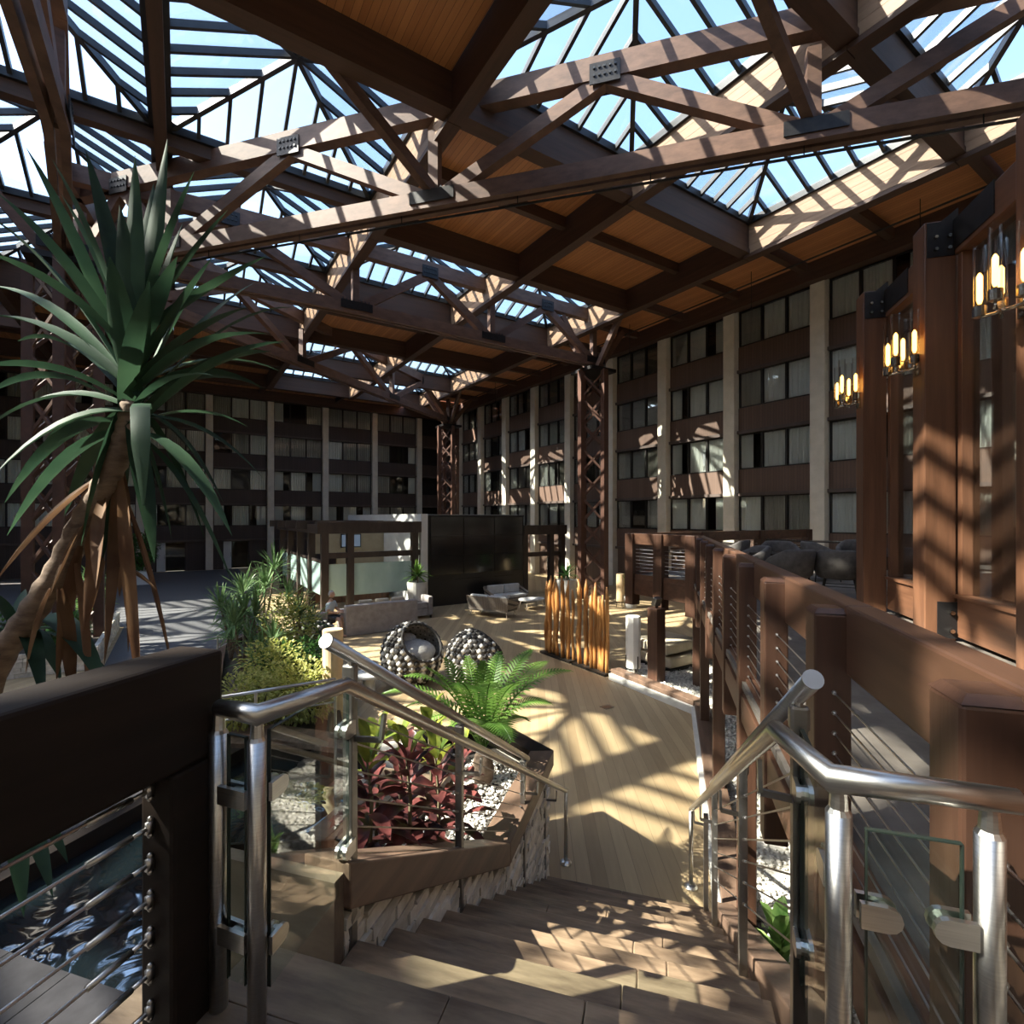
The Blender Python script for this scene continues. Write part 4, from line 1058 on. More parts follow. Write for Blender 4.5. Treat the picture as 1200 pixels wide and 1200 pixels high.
# cocoon chairs woven from black and white pads
M_pad_d = mat('black_woven_pad', (.025, .022, .020), (.05, .044, .04), .85, scale=6)
M_pad_w = mat('white_woven_pad', (.55, .52, .47), (.70, .67, .62), .9, scale=6)
M_basket = mat('woven_shell', (.26, .24, .22), (.46, .43, .4), .9, scale=14)
M_nest = mat('fleecy_cushion', (.30, .285, .265), (.46, .44, .41), .95, scale=16, bump=.4)
def cocoon(loc, face, label, R=.68):
    loc = V(loc); r = empty('cocoon_chair', loc, label, 'chair', 'black and white woven cocoon chairs')
    dk_, wt = MB(), MB(); fd = V((cos(face), sin(face), .85)).normalized()
    c = loc+V((0, 0, R*.98)); rows = 17
    inner = []
    for i in range(1, rows):
        th = pi*i/rows; n = max(6, int(2*rows*sin(th)))
        for k in range(n):
            ph = 2*pi*(k+.5*(i % 2))/n
            d = V((sin(th)*cos(ph), sin(th)*sin(ph), cos(th)))
            if d.dot(fd) > .70: continue
            p = c+V((d.x*R, d.y*R, d.z*R*1.02))
            s = R*.118
            m = dk_ if (d.z > .35 and (i+k) % 3) or (d.z <= .35 and k % 2) else wt
            x = d.cross(V((0, 0, 1))); x = x.normalized() if x.length > .01 else V((1, 0, 0)); y = d.cross(x)
            vs = [p+x*s, p-x*s, p+y*s, p-y*s, p+d*s*.55, p-d*s*.55]
            m.add(vs, [(0, 2, 4), (2, 1, 4), (1, 3, 4), (3, 0, 4), (2, 0, 5), (1, 2, 5), (3, 1, 5), (0, 3, 5)])
    build(dk_, 'dark_pads', M_pad_d, r, smooth=True)['kind'] = 'stuff'
    build(wt, 'white_pads', M_pad_w, r, smooth=True)['kind'] = 'stuff'
    sh = MB().ball(c, R*.97, R*.97, R*.99, 20, 12)
    keep = [f for f in sh.f if (sum((V(sh.v[i]) for i in f), V((0, 0, 0)))/len(f)-c).normalized().dot(fd) < .68]
    sh.f = keep; o = build(sh, 'shell', M_basket, r, smooth=True)
    pts = []
    ax = fd.cross(V((0, 0, 1))).normalized(); ay = ax.cross(fd)
    rim = [c+fd*R*.70+(ax*cos(a)+ay*sin(a))*R*.715 for a in [2*pi*i/28 for i in range(29)]]
    build(MB().tube(rim, .03, 8, cap=False), 'rim', M_pad_d, r, smooth=True)
    build(MB().ball(c+fd*R*.05+V((0, 0, .02)), R*.76, R*.76, R*.40, 16, 8), 'seat_cushion', M_nest, r, smooth=True)
    k = MB().ball(c-V((fd.x, fd.y, 0))*R*.42+V((0, 0, R*.42)), R*.34, R*.34, R*.22, 14, 8)
    build(k, 'back_pillow', M_nest, r, smooth=True)
    build(MB().lathe([(R*.5, 0), (R*.5, .03), (R*.3, .05)], loc, 20), 'base_ring', M_leg, r)
    return r
cocoon(G(483, 800), atan2(-1, .25), 'black and white woven cocoon chair with pale cushions, left of the pair behind the fern')
cocoon(G(556, 803), radians(5), 'black and white woven cocoon chair, right of the pair behind the fern', .62)
cocoon(G(366, 782), radians(60), 'black woven cocoon chair half hidden by the yellow-green shrub', .62)
ot = empty('side_table', G(432, 812), 'small round white side table in front of the cocoon chairs', 'table'); q = G(432, 812)
build(MB().lathe([(.30, .36), (.33, .38), (.33, .42), (.31, .43)], q, 24), 'tabletop', M_white, ot)
build(MB().lathe([(.16, 0), (.14, .05), (.12, .36)], q, 18), 'drum_base', M_white, ot)

# lantern lamps
M_shade = mat('white_lantern_paper', (.82, .80, .74), (.9, .88, .82), .8, scale=3)
M_shade_t = mat('tan_lantern_paper', (.58, .42, .24), (.68, .51, .31), .8, scale=3)
def lantern(p, label, R=.16, h=1.25, m=None):
    p = V(p); r = empty('floor_lantern', p, label, 'lamp')
    build(MB().lathe([(R*.97, .26), (R, .28), (R, .26+h-.02), (R*.97, .26+h)], p, 8 if m is M_shade else 22), 'shade', m, r)
    for k in range(3):
        a = k*2*pi/3+.4; e = p+V((cos(a)*R*.98, sin(a)*R*.98, 0))
        build(MB().tube([e, e+V((0, 0, .55))], .014, 6), 'leg', M_leg, r)
    return r
lantern(G(742, 795), 'white paper floor lantern beside the bamboo screen', .17, 1.2, M_shade)
lantern(G(727, 712), 'cream paper floor lantern near the far terrace corner', .17, 1.15, M_shade_t)
q = P(390, 800, 8.6); q.z = 0
lantern(q, 'tan cylinder lantern just left of the upper end of the left guard rail', .165, 1.62, M_shade_t)

# bamboo-like screen of upright sticks
M_stick = mat('orange_driftwood', (.30, .12, .03), (.58, .28, .085), .5, scale=2.2, stretch=(5, 5, .5), rand=.22, bump=.2)
bs = empty('stick_screen', (8.55, 10.2, 0), 'tall screen of upright orange wooden sticks on a dark base', 'screen')
r = random.Random(12)
for y0, y1 in ((8.95, 10.12), (10.26, 11.5)):
    build(MB().box(8.40, 8.72, y0-.03, y1+.03, 0, .06), 'base', M_leg, bs)
    n = 11
    for k in range(n):
        y = y0+(k+.5)*(y1-y0)/n; x = 8.56+r.uniform(-.07, .07); h = 2.12+r.uniform(-.32, .14)
        ph, am = r.uniform(0, 6), r.uniform(.008, .022)
        pts = [V((x+am*sin(ph+i*1.1), y+am*cos(ph*1.7+i*.9)+(0.02*(i/8)**2)*r.choice((-1, 1)), .05+(h-.05)*i/8)) for i in range(9)]
        w = r.uniform(.040, .056)
        build(MB().tube(pts, [w*(1+.15*sin(i*1.9+ph)) for i in range(8)]+[w*.35], 8), 'stick', M_stick, bs, smooth=True)
# short timber bollard with a lamp head
bo = empty('light_post', (8.95, 7.85, 0), 'short timber post with a small floodlight on top beside the gravel', 'post')
build(MB().box(8.81, 9.09, 7.71, 7.99, .1, 1.74), 'post', M_post, bo, bevel=.012)
build(MB().box(8.93, 8.97, 7.82, 7.86, 1.74, 1.8), 'stem', M_iron, bo)
build(MB().frame((8.95, 7.84, 1.88), V((.1, 0, 0)), V((0, .05, .02)), V((0, -.03, .09))), 'lamp_head', M_darksteel, bo, bevel=.01)
# beige daybed
db = empty('daybed', (10.3, 7.9, 0), 'beige daybed of stacked mattresses under the terrace corner', 'daybed'); q = G(800, 787); a0 = q.x; b0 = q.y
for k, (z0, z1) in enumerate(((.16, .42), (.45, .70))): cushion(db, a0-.55, a0+.75, b0-.1+.12*k, b0+1.1, z0, z1, M_cush, 'mattress')
build(MB().box(a0-.58, a0+.78, b0-.13, b0+1.13, .09, .155), 'frame', M_leg, db)
for sx in (-.52, .7):
    for sy in (-.05, 1.05): build(MB().box(a0+sx-.03, a0+sx+.03, b0+sy-.03, b0+sy+.03, 0, .09), 'leg', M_leg, db)
wt_ = empty('side_table', G(772, 768), 'low white table behind the short timber post', 'table'); q = G(772, 768)
build(MB().box(q.x-.5, q.x+.5, q.y-.35, q.y+.35, .42, .46), 'tabletop', M_white, wt_)
for sx in (-.45, .45):
    for sy in (-.3, .3): build(MB().box(q.x+sx-.025, q.x+sx+.025, q.y+sy-.025, q.y+sy+.025, 0, .42), 'leg', M_leg, wt_)
# gravel spotlights
for p, lb in ((ST(2.9, 1.0, .1), 'small black spotlight on a stake in the gravel beside the right stair rail'), (ST(6.2, 1.4, .1), 'small black path light in the gravel under the terrace guard')):
    sp = empty('spotlight', p, lb, 'lamp')
    build(MB().tube([p, p+V((0, 0, .28))], .012, 6), 'stake', M_iron, sp)
    build(MB().frame(p+V((0, 0, .33)), V((.08, 0, .02)), V((0, .03, 0)), V((-.015, 0, .05))), 'lamp_head', M_iron, sp, bevel=.008)
# floor outlet plate
tag(build(MB().box(7.0, 7.22, 7.4, 7.58, .0, .008), 'floor_outlet', M_darksteel), 'small grey outlet plate in the floor by the kerb', 'outlet')
# ------------------------------------------------------------------ plants
M_yucca = leafmat('yucca_leaf', (.02, .046, .026), (.042, .085, .044), 5, .25, .55, .3)
M_deadleaf = leafmat('dry_brown_leaf', (.11, .055, .03), (.21, .12, .065), 6, .3, .7, .3)
M_trunk = mat('ringed_trunk_bark', (.09, .058, .042), (.25, .18, .13), .9, scale=9, stretch=(1, 1, 3), bump=.7)
M_stem = mat('green_brown_stem', (.09, .075, .04), (.15, .13, .07), .8, scale=9)
def blade(base, tip, w, sag=0.0, n=8, fold=.28, side=None, wide_at=.35, twist=0.0, droop=0.0):
    """a long V-folded leaf from base to tip; sag lifts its middle, droop bends its end down"""
    base = V(base); tip = V(tip); L = (tip-base).length; d = (tip-base).normalized()
    vs = []; fs = []
    pts = []
    for i in range(n+1):
        u = i/n
        pts.append(base+(tip-base)*u+V((0, 0, 1))*(sag*L*4*u*(1-u)))
    for i, p in enumerate(pts):
        u = i/n; a = pts[max(0, i-1)]; b = pts[min(n, i+1)]; t = (b-a).normalized()
        sdv = side if side else t.cross(V((0, 0, 1)))
        if sdv.length < .15: sdv = t.cross(Fd)
        sdv = (sdv-t*sdv.dot(t)).normalized(); nrm = sdv.cross(t).normalized()
        c_, s_ = cos(twist), sin(twist); sdv, nrm = sdv*c_+nrm*s_, nrm*c_-sdv*s_
        if u < wide_at: ww = .38+.62*sin(pi/2*u/wide_at)
        else: ww = max(.012, cos(pi/2*((u-wide_at)/(1-wide_at)))**.85)
        h = w/2*ww
        vs += [p-sdv*h+nrm*h*fold*2, p, p+sdv*h+nrm*h*fold*2]
    for i in range(n):
        a = i*3
        fs += [(a, a+1, a+4, a+3), (a+1, a+2, a+5, a+4)]
    return MB().add(vs, fs)
# the tall yucca in front on the left
yu = empty('yucca_plant', P(-60, 1000, 2.75), 'tall yucca with long dark blades and hanging dry leaves in front at the left', 'plant')
tp = [(-75, 1250, 2.85), (-60, 1000, 2.75), (-45, 880, 2.65), (0, 770, 2.55), (35, 722, 2.5), (70, 668, 2.45), (98, 612, 2.42), (122, 570, 2.4), (138, 535, 2.38), (150, 500, 2.36), (156, 470, 2.35)]
raw = [P(*a) for a in tp]; raw[0].z = .55; yu.location = raw[0]; dense = []
for a, b in zip(raw[:-1], raw[1:]):
    for i in range(5): dense.append(a+(b-a)*(i/5))
dense.append(raw[-1])
build(MB().tube(dense, [(.066-.0008*i*.5)*(1.09 if i % 2 else .93) for i in range(len(dense))], 12), 'trunk', M_trunk, yu, smooth=True)
LV = [(158, 182, 2.3, .10, 0), (196, 163, 2.42, .095, 0), (228, 200, 2.36, .085, .02), (268, 245, 2.45, .085, .03), (312, 300, 2.3, .05, .03), (250, 300, 2.2, .05, .02),
      (312, 391, 2.15, .085, .10), (318, 412, 2.6, .08, .12), (345, 360, 2.9, .06, .12), (330, 436, 2.9, .06, .14), (312, 457, 2.3, .08, .14), (335, 400, 2.2, .05, .1), (300, 330, 2.8, .06, .06),
      (272, 628, 2.2, .085, .12), (262, 590, 2.5, .08, .16), (240, 632, 2.5, .075, .12), (202, 635, 2.4, .085, .08), (181, 660, 2.2, .09, .06), (143, 615, 2.5, .07, .05), (308, 560, 2.6, .06, .16), (275, 690, 2.45, .06, .14),
      (-8, 222, 2.2, .09, .08), (30, 172, 2.42, .085, .05), (-15, 296, 2.1, .095, .1), (-25, 370, 2.5, .085, .1), (70, 225, 2.65, .08, .04), (-25, 430, 2.2, .07, .12), (-25, 510, 2.4, .075, .15), (-10, 560, 2.1, .075, .16), (5, 590, 2.55, .07, .16),
      (100, 175, 2.5, .09, .03), (180, 215, 2.5, .11, .01), (60, 185, 2.3, .085, .05), (215, 260, 2.5, .1, .03), (140, 240, 2.3, .11, .02), (-20, 250, 2.6, .08, .08), (290, 360, 2.4, .085, .07), (8, 628, 2.2, .08, .16), (75, 605, 2.5, .075, .12), (95, 640, 2.3, .08, .08), (-25, 335, 2.7, .07, .1), (110, 215, 2.5, .09, .03), (128, 300, 2.15, .11, .04), (60, 300, 2.8, .08, .05), (20, 400, 2.9, .07, .1), (-20, 465, 2.8, .06, .12),
      (235, 330, 2.7, .09, .05), (208, 300, 2.15, .085, .03), (175, 330, 2.15, .11, .02), (40, 540, 2.8, .06, .14), (290, 500, 2.8, .06, .14), (120, 660, 2.45, .06, .06), (250, 440, 2.0, .06, .08)]
r = random.Random(21)
for i, (px, py, d, w, sg) in enumerate(LV):
    up = py < 320
    b = P(156+r.uniform(-10, 10), (430 if up else 485)+r.uniform(-28, 28), 2.35+r.uniform(-.03, .03))
    build(blade(b, P(px, py, d), w, sg, 9, .2, None, .42, r.uniform(-.5, .5)), 'leaf', M_yucca, yu, smooth=True)
# bent leaf hanging toward the camera
fl_ = [P(172, 480, 2.3), P(166, 473, 2.2), P(164, 478, 2.12), P(165, 520, 2.08), P(168, 592, 2.06)]
mb = MB(); vs = []
for p, w in zip(fl_, (.05, .08, .085, .08, .012)): vs += [p-Rd*w/2, p-Fd*.008, p+Rd*w/2]
build(mb.add(vs, [(i*3+k, i*3+k+1, i*3+k+4, i*3+k+3) for i in range(4) for k in (0, 1)]), 'leaf', M_yucca, yu, smooth=True)
for i, (px, py, d, w, bx, by) in enumerate([(165, 830, 2.3, .06, 142, 560), (122, 780, 2.35, .07, 132, 570), (150, 765, 2.45, .07, 138, 580), (98, 742, 2.4, .08, 120, 590), (-10, 688, 2.3, .07, 118, 560), (184, 692, 2.4, .05, 130, 660), (66, 800, 2.5, .06, 95, 640),
                                         (112, 690, 2.2, .06, 122, 580), (140, 700, 2.5, .08, 140, 550), (85, 830, 2.55, .07, 70, 690), (58, 700, 2.3, .05, 110, 600), (30, 790, 2.4, .06, 60, 690), (205, 800, 2.6, .05, 140, 570), (105, 840, 2.5, .05, 88, 660)]):
    build(blade(P(bx, by, 2.4), P(px, py, d), w, .05, 8, .35, None, .4, r.uniform(-.8, .8)), 'dry_leaf', M_deadleaf, yu, smooth=True)
# second, lower rosette of the same kind beyond the guard
y2 = empty('yucca_plant', P(20, 900, 2.9), 'low yucca rosette with broad arching blades at the left edge behind the guard', 'plant')
b0 = P(18, 742, 2.75)
q = P(-60, 1150, 2.9); q.z = .55; y2.location = q
build(MB().tube([q, P(-50, 900, 2.85), b0], [.05, .045, .04], 8), 'trunk', M_trunk, y2, smooth=True)
for px, py, d, w, sg in [(128, 818, 2.4, .13, .22), (72, 800, 2.6, .10, .2), (-15, 690, 2.5, .08, .05), (-20, 790, 2.4, .12, .15), (100, 745, 2.9, .06, .1), (-20, 730, 2.6, .06, .1), (130, 790, 2.8, .05, .15), (30, 690, 3.0, .06, .05), (52, 830, 2.3, .09, .2), (-30, 850, 2.5, .09, .2)]:
    build(blade(b0, P(px, py, d), w, sg, 10, .2, None, .45, r.uniform(-.4, .4)), 'leaf', M_yucca, y2, smooth=True)
b1 = P(10, 925, 2.85)
for px, py, d, w in [(62, 1052, 2.6, .09), (80, 1012, 2.8, .09), (28, 1075, 2.6, .10), (-5, 1030, 2.7, .09), (44, 1015, 3.0, .08)]:
    build(blade(b1, P(px, py, d), w, .12, 8, .2, None, .45), 'leaf', M_yucca, y2, smooth=True)

# crotons in the left planter
M_cro_r = leafmat('croton_red_leaf', (.028, .011, .012), (.17, .05, .045), 7, .2, .3, .5)
M_cro_g = leafmat('croton_green_leaf', (.06, .10, .02), (.32, .34, .05), 9, .3, .35, .35)
def croton(base, h, n, label, green=.35):
    base = V(base); t = empty('croton_plant', base, label, 'plant')
    build(MB().tube([base-V((0, 0, .05)), base+V((.02, .01, h*.5)), base+V((0, .03, h*.85))], [.014, .011, .006], 6), 'stem', M_stem, t)
    for i in range(n):
        u = (i+.5)/n; a = i*2.4+r.uniform(-.3, .3); z = h*(.12+.8*u)
        ln = .24*(1.1-.45*u)*r.uniform(.8, 1.2); el = radians(-15+75*u**1.5+r.uniform(-12, 12))
        b = base+V((.02*cos(a), .02*sin(a), z)); tip = b+V((cos(a)*cos(el), sin(a)*cos(el), sin(el)))*ln
        build(blade(b, tip, .085*r.uniform(.8, 1.15), .10, 5, .18, None, .5, r.uniform(-.3, .3)), 'leaf', M_cro_g if u > 1-green else M_cro_r, t, smooth=True)
for k, (px, py, d, h, g, lb) in enumerate([(432, 1005, 2.75, .62, .22, 'red croton at the left near corner of the planter'), (478, 1000, 2.9, .66, .08, 'dark red croton in the middle of the planter'),
                              (512, 980, 3.2, .62, .18, 'red croton next to the white pebbles'), (440, 935, 3.3, .52, .5, 'yellow-green croton at the left of the planter'),
                              (503, 920, 3.7, .62, .55, 'yellow-green croton behind the red ones'), (468, 915, 3.6, .42, .2, 'red and green croton at the back of the planter'), (540, 925, 3.9, .40, .1, 'small red croton under the fern')]):
    q = P(px, py, d); zs = soilz(q.dot(Sd)); h += max(0, q.z-zs); q.z = zs
    croton(q, h, 28 if k < 3 else 22, lb, g)

# cycad fern
M_fern = leafmat('fern_frond', (.06, .14, .025), (.19, .32, .065), 4, .4, .4, .25)
def frond(base, tip, sag, w, n=26):
    base = V(base); tip = V(tip); L = (tip-base).length; mb = MB(); pts = []
    for i in range(n+1):
        u = i/n; pts.append(base+(tip-base)*u+V((0, 0, 1))*sag*L*4*u*(1-u)*(1-.25*u))
    mb.tube(pts[::3]+[pts[-1]] if n % 3 else pts[::3], .006, 4)
    for i in range(4, n+1):
        u = i/n; t = (pts[min(i+1, n)]-pts[i-1]).normalized(); sd = t.cross(V((0, 0, 1)))
        if sd.length < .1: sd = Rd.copy()
        sd.normalize(); up = sd.cross(t)
        ln = w*max(.22, sin(pi*min(1, .18+.82*u))**.6)
        for s in (-1, 1):
            q = pts[i]+(sd*s*.86+t*.5+up*.18).normalized()*ln-V((0, 0, ln*.25))
            hw = t*.011
            mb.add([pts[i]-hw, pts[i]+hw, (pts[i]+q)/2+hw*1.1+V((0, 0, ln*.08)), q, (pts[i]+q)/2-hw*1.1+V((0, 0, ln*.08))], [(0, 1, 2, 4), (4, 2, 3)])
    return mb
fb = P(566, 905, 4.95); fb.z = 1.2
fe = empty('cycad_fern', fb, 'bright green cycad fern with arching fronds at the end of the planter', 'plant')
build(MB().lathe([(.09, -.02), (.11, .12), (.08, .26), (.03, .32)], fb, 12), 'trunk', M_trunk, fe, smooth=True)
hub = fb+V((0, 0, .28))
for px, py, d, sg in [(622, 762, 5.3, .2), (668, 786, 5.2, .26), (645, 824, 5.0, .3), (599, 868, 4.4, .35), (476, 792, 4.6, .25), (522, 772, 5.2, .12), (548, 770, 5.6, .1), (566, 776, 5.0, .1), (585, 765, 5.5, .12), (450, 812, 5.0, .28), (500, 782, 4.5, .16), (540, 800, 4.3, .18),
                      (608, 800, 4.6, .22), (490, 850, 4.5, .3), (620, 845, 5.5, .3), (575, 800, 4.3, .2), (530, 850, 4.35, .25), (640, 775, 5.8, .2), (465, 835, 5.5, .3)]:
    build(frond(hub, P(px, py, d), sg, .20), 'frond', M_fern, fe)

# green plant by the right rail
M_lime = leafmat('pale_green_leaf', (.10, .22, .05), (.30, .42, .14), 8, .4, .35, .3)
M_green = leafmat('mid_green_leaf', (.035, .10, .025), (.09, .20, .05), 6, .3, .4, .3)
def small_plant(name, base, h, n, label, m, ln=.2, w=.07, cat='plant'):
    base = V(base); t = empty(name, base, label, cat)
    build(MB().tube([base-V((0, 0, .05)), base+V((0, 0, h*.7))], [.012, .006], 6), 'stem', M_stem, t)
    for i in range(n):
        u = (i+.5)/n; a = i*2.4; el = radians(-5+75*u)
        b = base+V((0, 0, h*(.15+.6*u))); tip = b+V((cos(a)*cos(el), sin(a)*cos(el), sin(el)))*ln*r.uniform(.8, 1.25)
        build(blade(b, tip, w*r.uniform(.8, 1.2), .14, 5, .2, None, .45), 'leaf', m, t, smooth=True)
small_plant('leafy_plant', ST(4.05, .80, .1), .85, 22, 'pale green leafy plant in the gravel behind the right stair rail', M_lime, .34, .10)
small_plant('leafy_plant', ST(3.2, 1.0, .1), .5, 14, 'small green plant in the gravel beside the spotlight', M_green, .22, .07)

# plant bed on the left of the lobby
M_yel = leafmat('yellow_green_leaf', (.28, .32, .06), (.62, .60, .22), 12, .4, .45, .2)
M_spk = leafmat('spiky_green_leaf', (.07, .14, .05), (.20, .30, .13), 8, .3, .4, .2)
bed_pl = [P(243, 607, 7.4), P(392, 607, 7.3), P(386, 607, 9.5), P(372, 607, 12.2), P(300, 607, 14.5), P(262, 607, 13.0)]
bed = empty('plant_bed', (bed_pl[0].x, bed_pl[0].y, 0), 'raised dark timber bed with a brown cap under the shrubs left of the lobby', 'planter')
bl = [(p.x, p.y) for p in bed_pl]
build(MB().prism(bl, 0, .42), 'soil', M_soil, bed)
for a, b in zip(bed_pl, bed_pl[1:]+bed_pl[:1]):
    a = V((a.x, a.y, 0)); b = V((b.x, b.y, 0)); d = (b-a).normalized(); nn = V((d.y, -d.x, 0))
    build(MB().bar(a+nn*.04+V((0, 0, .25)), b+nn*.04+V((0, 0, .25)), .12, .5), 'edge_board', M_blackwood, bed)
    build(MB().bar(a+nn*.04+V((0, 0, .53)), b+nn*.04+V((0, 0, .53)), .2, .06), 'timber_cap', M_cap, bed)
def shrub(name, base, rx, ry, rz, n, lw, ll, m, label, seed):
    """bush: thousands of single leaves on a lumpy shell, one foliage part, branching stem part"""
    rr_ = random.Random(seed); base = V(base); t = empty(name, base, label, 'shrub'); mb = MB()
    c = base+V((0, 0, rz*1.02))
    st = MB()
    for k in range(7):
        a = k*2*pi/7; q = c+V((cos(a)*rx*.55, sin(a)*ry*.55, rr_.uniform(-.1, .5)*rz))
        st.tube([base-V((0, 0, .05)), (base+q)/2+V((.05*cos(a), .05*sin(a), 0)), q], [.022, .014, .006], 5)
    build(st, 'branches', M_stem, t)
    lumps = [(V((rr_.gauss(0, 1), rr_.gauss(0, 1), rr_.gauss(0, 1))).normalized()) for _ in range(9)]
    for i in range(n):
        d = V((rr_.gauss(0, 1), rr_.gauss(0, 1), rr_.gauss(0, 1))).normalized()
        k = .72+.3*max(d.dot(l_) for l_ in lumps)**3; rad = (rr_.random()**.4)*k
        p = c+V((d.x*rx, d.y*ry, d.z*rz))*rad
        o = (d+V((rr_.uniform(-.6, .6), rr_.uniform(-.6, .6), rr_.uniform(-.5, .5)))).normalized()
        s = o.cross(V((0, 0, 1))); s = s.normalized() if s.length > .05 else V((1, 0, 0))
        l_ = ll*rr_.uniform(.7, 1.3); w_ = lw*rr_.uniform(.7, 1.2)
        mb.add([p, p+o*l_*.5+s*w_, p+o*l_-V((0, 0, l_*.25)), p+o*l_*.5-s*w_], [(0, 1, 2, 3)])
    build(mb, 'foliage', m, t)['kind'] = 'stuff'
    return t
def spiky(name, base, h, heads, n, ll, label, m, seed, w=.045):
    """dracaena-like plant: canes, each with a rosette of sword leaves joined per rosette"""
    rr_ = random.Random(seed); base = V(base); t = empty(name, base, label, 'plant')
    for k in range(heads):
        a = k*2*pi/max(1, heads)+rr_.uniform(-.4, .4); sp = .32*h*.5 if heads > 1 else 0
        q = base+V((cos(a)*sp, sin(a)*sp, h*rr_.uniform(.45, 1.0) if heads > 1 else h))
        build(MB().tube([base-V((0, 0, .05)), (base+q)/2+V((0.03, 0, .02)), q], [.03, .025, .02], 6), 'cane', M_trunk, t)
        mb = MB()
        for i in range(n):
            az = rr_.uniform(0, 2*pi); el = radians(rr_.uniform(-35, 85)); L = ll*rr_.uniform(.75, 1.15)
            b_ = blade(q, q+V((cos(az)*cos(el), sin(az)*cos(el), sin(el)))*L, w, .10*cos(el), 4, .2, None, .4)
            mb.add(b_.v, b_.f)
        build(mb, 'rosette', m, t)['kind'] = 'stuff'
    return t
def bedp(px, d, z=.42):
    q = P(px, 607, d); q.z = z; return q
shrub('variegated_shrub', bedp(292, 7.9), .62, .62, .50, 1500, .025, .085, M_yel, 'yellow-green variegated shrub nearest the black guard post', 1)
shrub('variegated_shrub', bedp(350, 8.2), .62, .62, .54, 1500, .025, .085, M_yel, 'yellow-green variegated shrub beside the tan lantern', 2)
shrub('variegated_shrub', bedp(320, 9.0), .60, .60, .66, 1300, .026, .09, M_yel, 'taller yellow-green shrub behind the two nearest ones', 3)
shrub('variegated_shrub', bedp(336, 11.2), .70, .70, .85, 1300, .035, .12, M_yel, 'yellow-green shrub among the spiky plants in the middle of the bed', 4)
spiky('dracaena_plant', bedp(284, 10.6), 1.45, 5, 34, .62, 'spiky green dracaena at the left side of the plant bed', M_spk, 5)
spiky('dracaena_plant', bedp(303, 12.2), 2.3, 4, 36, .7, 'tallest spiky dracaena in the plant bed, against the dark wall', M_spk, 6)
spiky('dracaena_plant', bedp(352, 11.8), 1.6, 4, 34, .62, 'spiky dracaena at the right side of the plant bed', M_spk, 7)
spiky('dracaena_plant', bedp(310, 9.8), .95, 4, 34, .55, 'low spiky dracaena just behind the yellow-green shrubs', M_spk, 8)
spiky('dracaena_plant', bedp(335, 9.6), .75, 3, 30, .55, 'low dark spiky plant in the middle of the bed', M_green, 9)
spiky('dracaena_plant', bedp(270, 12.0), 1.3, 4, 34, .6, 'spiky dracaena leaning over the grey carpet lane', M_spk, 10)
shrub('leafy_shrub', bedp(362, 10.0), .5, .5, .5, 900, .035, .12, M_green, 'dark green shrub at the right edge of the plant bed', 11)
# potted plants
M_pot = mat('concrete_pot', (.36, .35, .33), (.47, .455, .43), .8, scale=3, bump=.1)
def pot(p, rad, h, label):
    p = V(p); t = empty('tall_planter_pot', p, label, 'pot')
    build(MB().lathe([(rad*.72, 0), (rad, h*.9), (rad, h), (rad*.88, h), (rad*.86, h-.08)], p, 24), 'body', M_pot, t, smooth=False)
    return p+V((0, 0, h-.08))
q = pot(G(489, 719), .40, 1.25, 'tall grey pot standing beside the video wall')
spiky('potted_plant', q, .3, 1, 46, .62, 'green spiky plant in the tall grey pot beside the video wall', M_fern, 12, .09)
q = pot(G(664, 713), .42, 1.2, 'tall grey pot standing behind the stick screen')
spiky('potted_plant', q, .25, 1, 40, .6, 'dark spiky plant in the grey pot behind the stick screen', M_green, 13, .07)
q = G(739, 712); q.z = 0
q = pot(q, .34, .5, 'low grey pot next to the cream lantern by the terrace corner')
spiky('potted_plant', q, 1.0, 3, 30, .55, 'spiky green plant next to the cream lantern by the terrace corner', M_spk, 14)
# planter round the left column
cp = empty('stone_planter', (-3.1, 19, 0), 'pale stone planter round the left lattice column', 'planter')
build(MB().box(-4.6, -1.82, 16.4, 21.8, 0, .42), 'soil', M_soil, cp)
for a, b, f in ((V((-1.70, 16.3, 0)), V((-1.70, 21.9, 0)), V((1, 0, 0))), (V((-4.7, 16.3, 0)), V((-1.70, 16.3, 0)), V((0, -1, 0)))):
    stone_wall(cp, a-f*.06, b-f*.06, lambda u: 0, lambda u: .55, f, 41, .11, .08)
shrub('leafy_shrub', (-2.35, 16.95, .42), .45, .42, .5, 800, .04, .14, M_green, 'green shrub in the stone planter in front of the left column', 15)
spiky('dracaena_plant', (-2.35, 20.6, .42), 1.4, 4, 32, .6, 'spiky dracaena in the stone planter behind the left column', M_spk, 16)
shrub('leafy_shrub', (-2.3, 21.2, .42), .55, .55, .55, 700, .04, .14, M_lime, 'pale green shrub at the far end of the stone planter', 17)
shrub('leafy_shrub', (-3.9, 16.9, .42), .6, .6, .55, 700, .04, .14, M_green, 'green shrub at the left end of the stone planter', 18)
q = P(163, 607, 29); q.z = 0
cp2 = empty('stone_planter', q, 'small white box planter near the far door', 'planter')
build(MB().box(q.x-.6, q.x+.6, q.y-.6, q.y+.6, 0, .75), 'box', M_white, cp2)
shrub('leafy_tree', q+V((0, 0, .75)), 1.0, 1.0, 1.1, 1100, .06, .2, M_green, 'dark green small tree in the white box near the far door', 19)

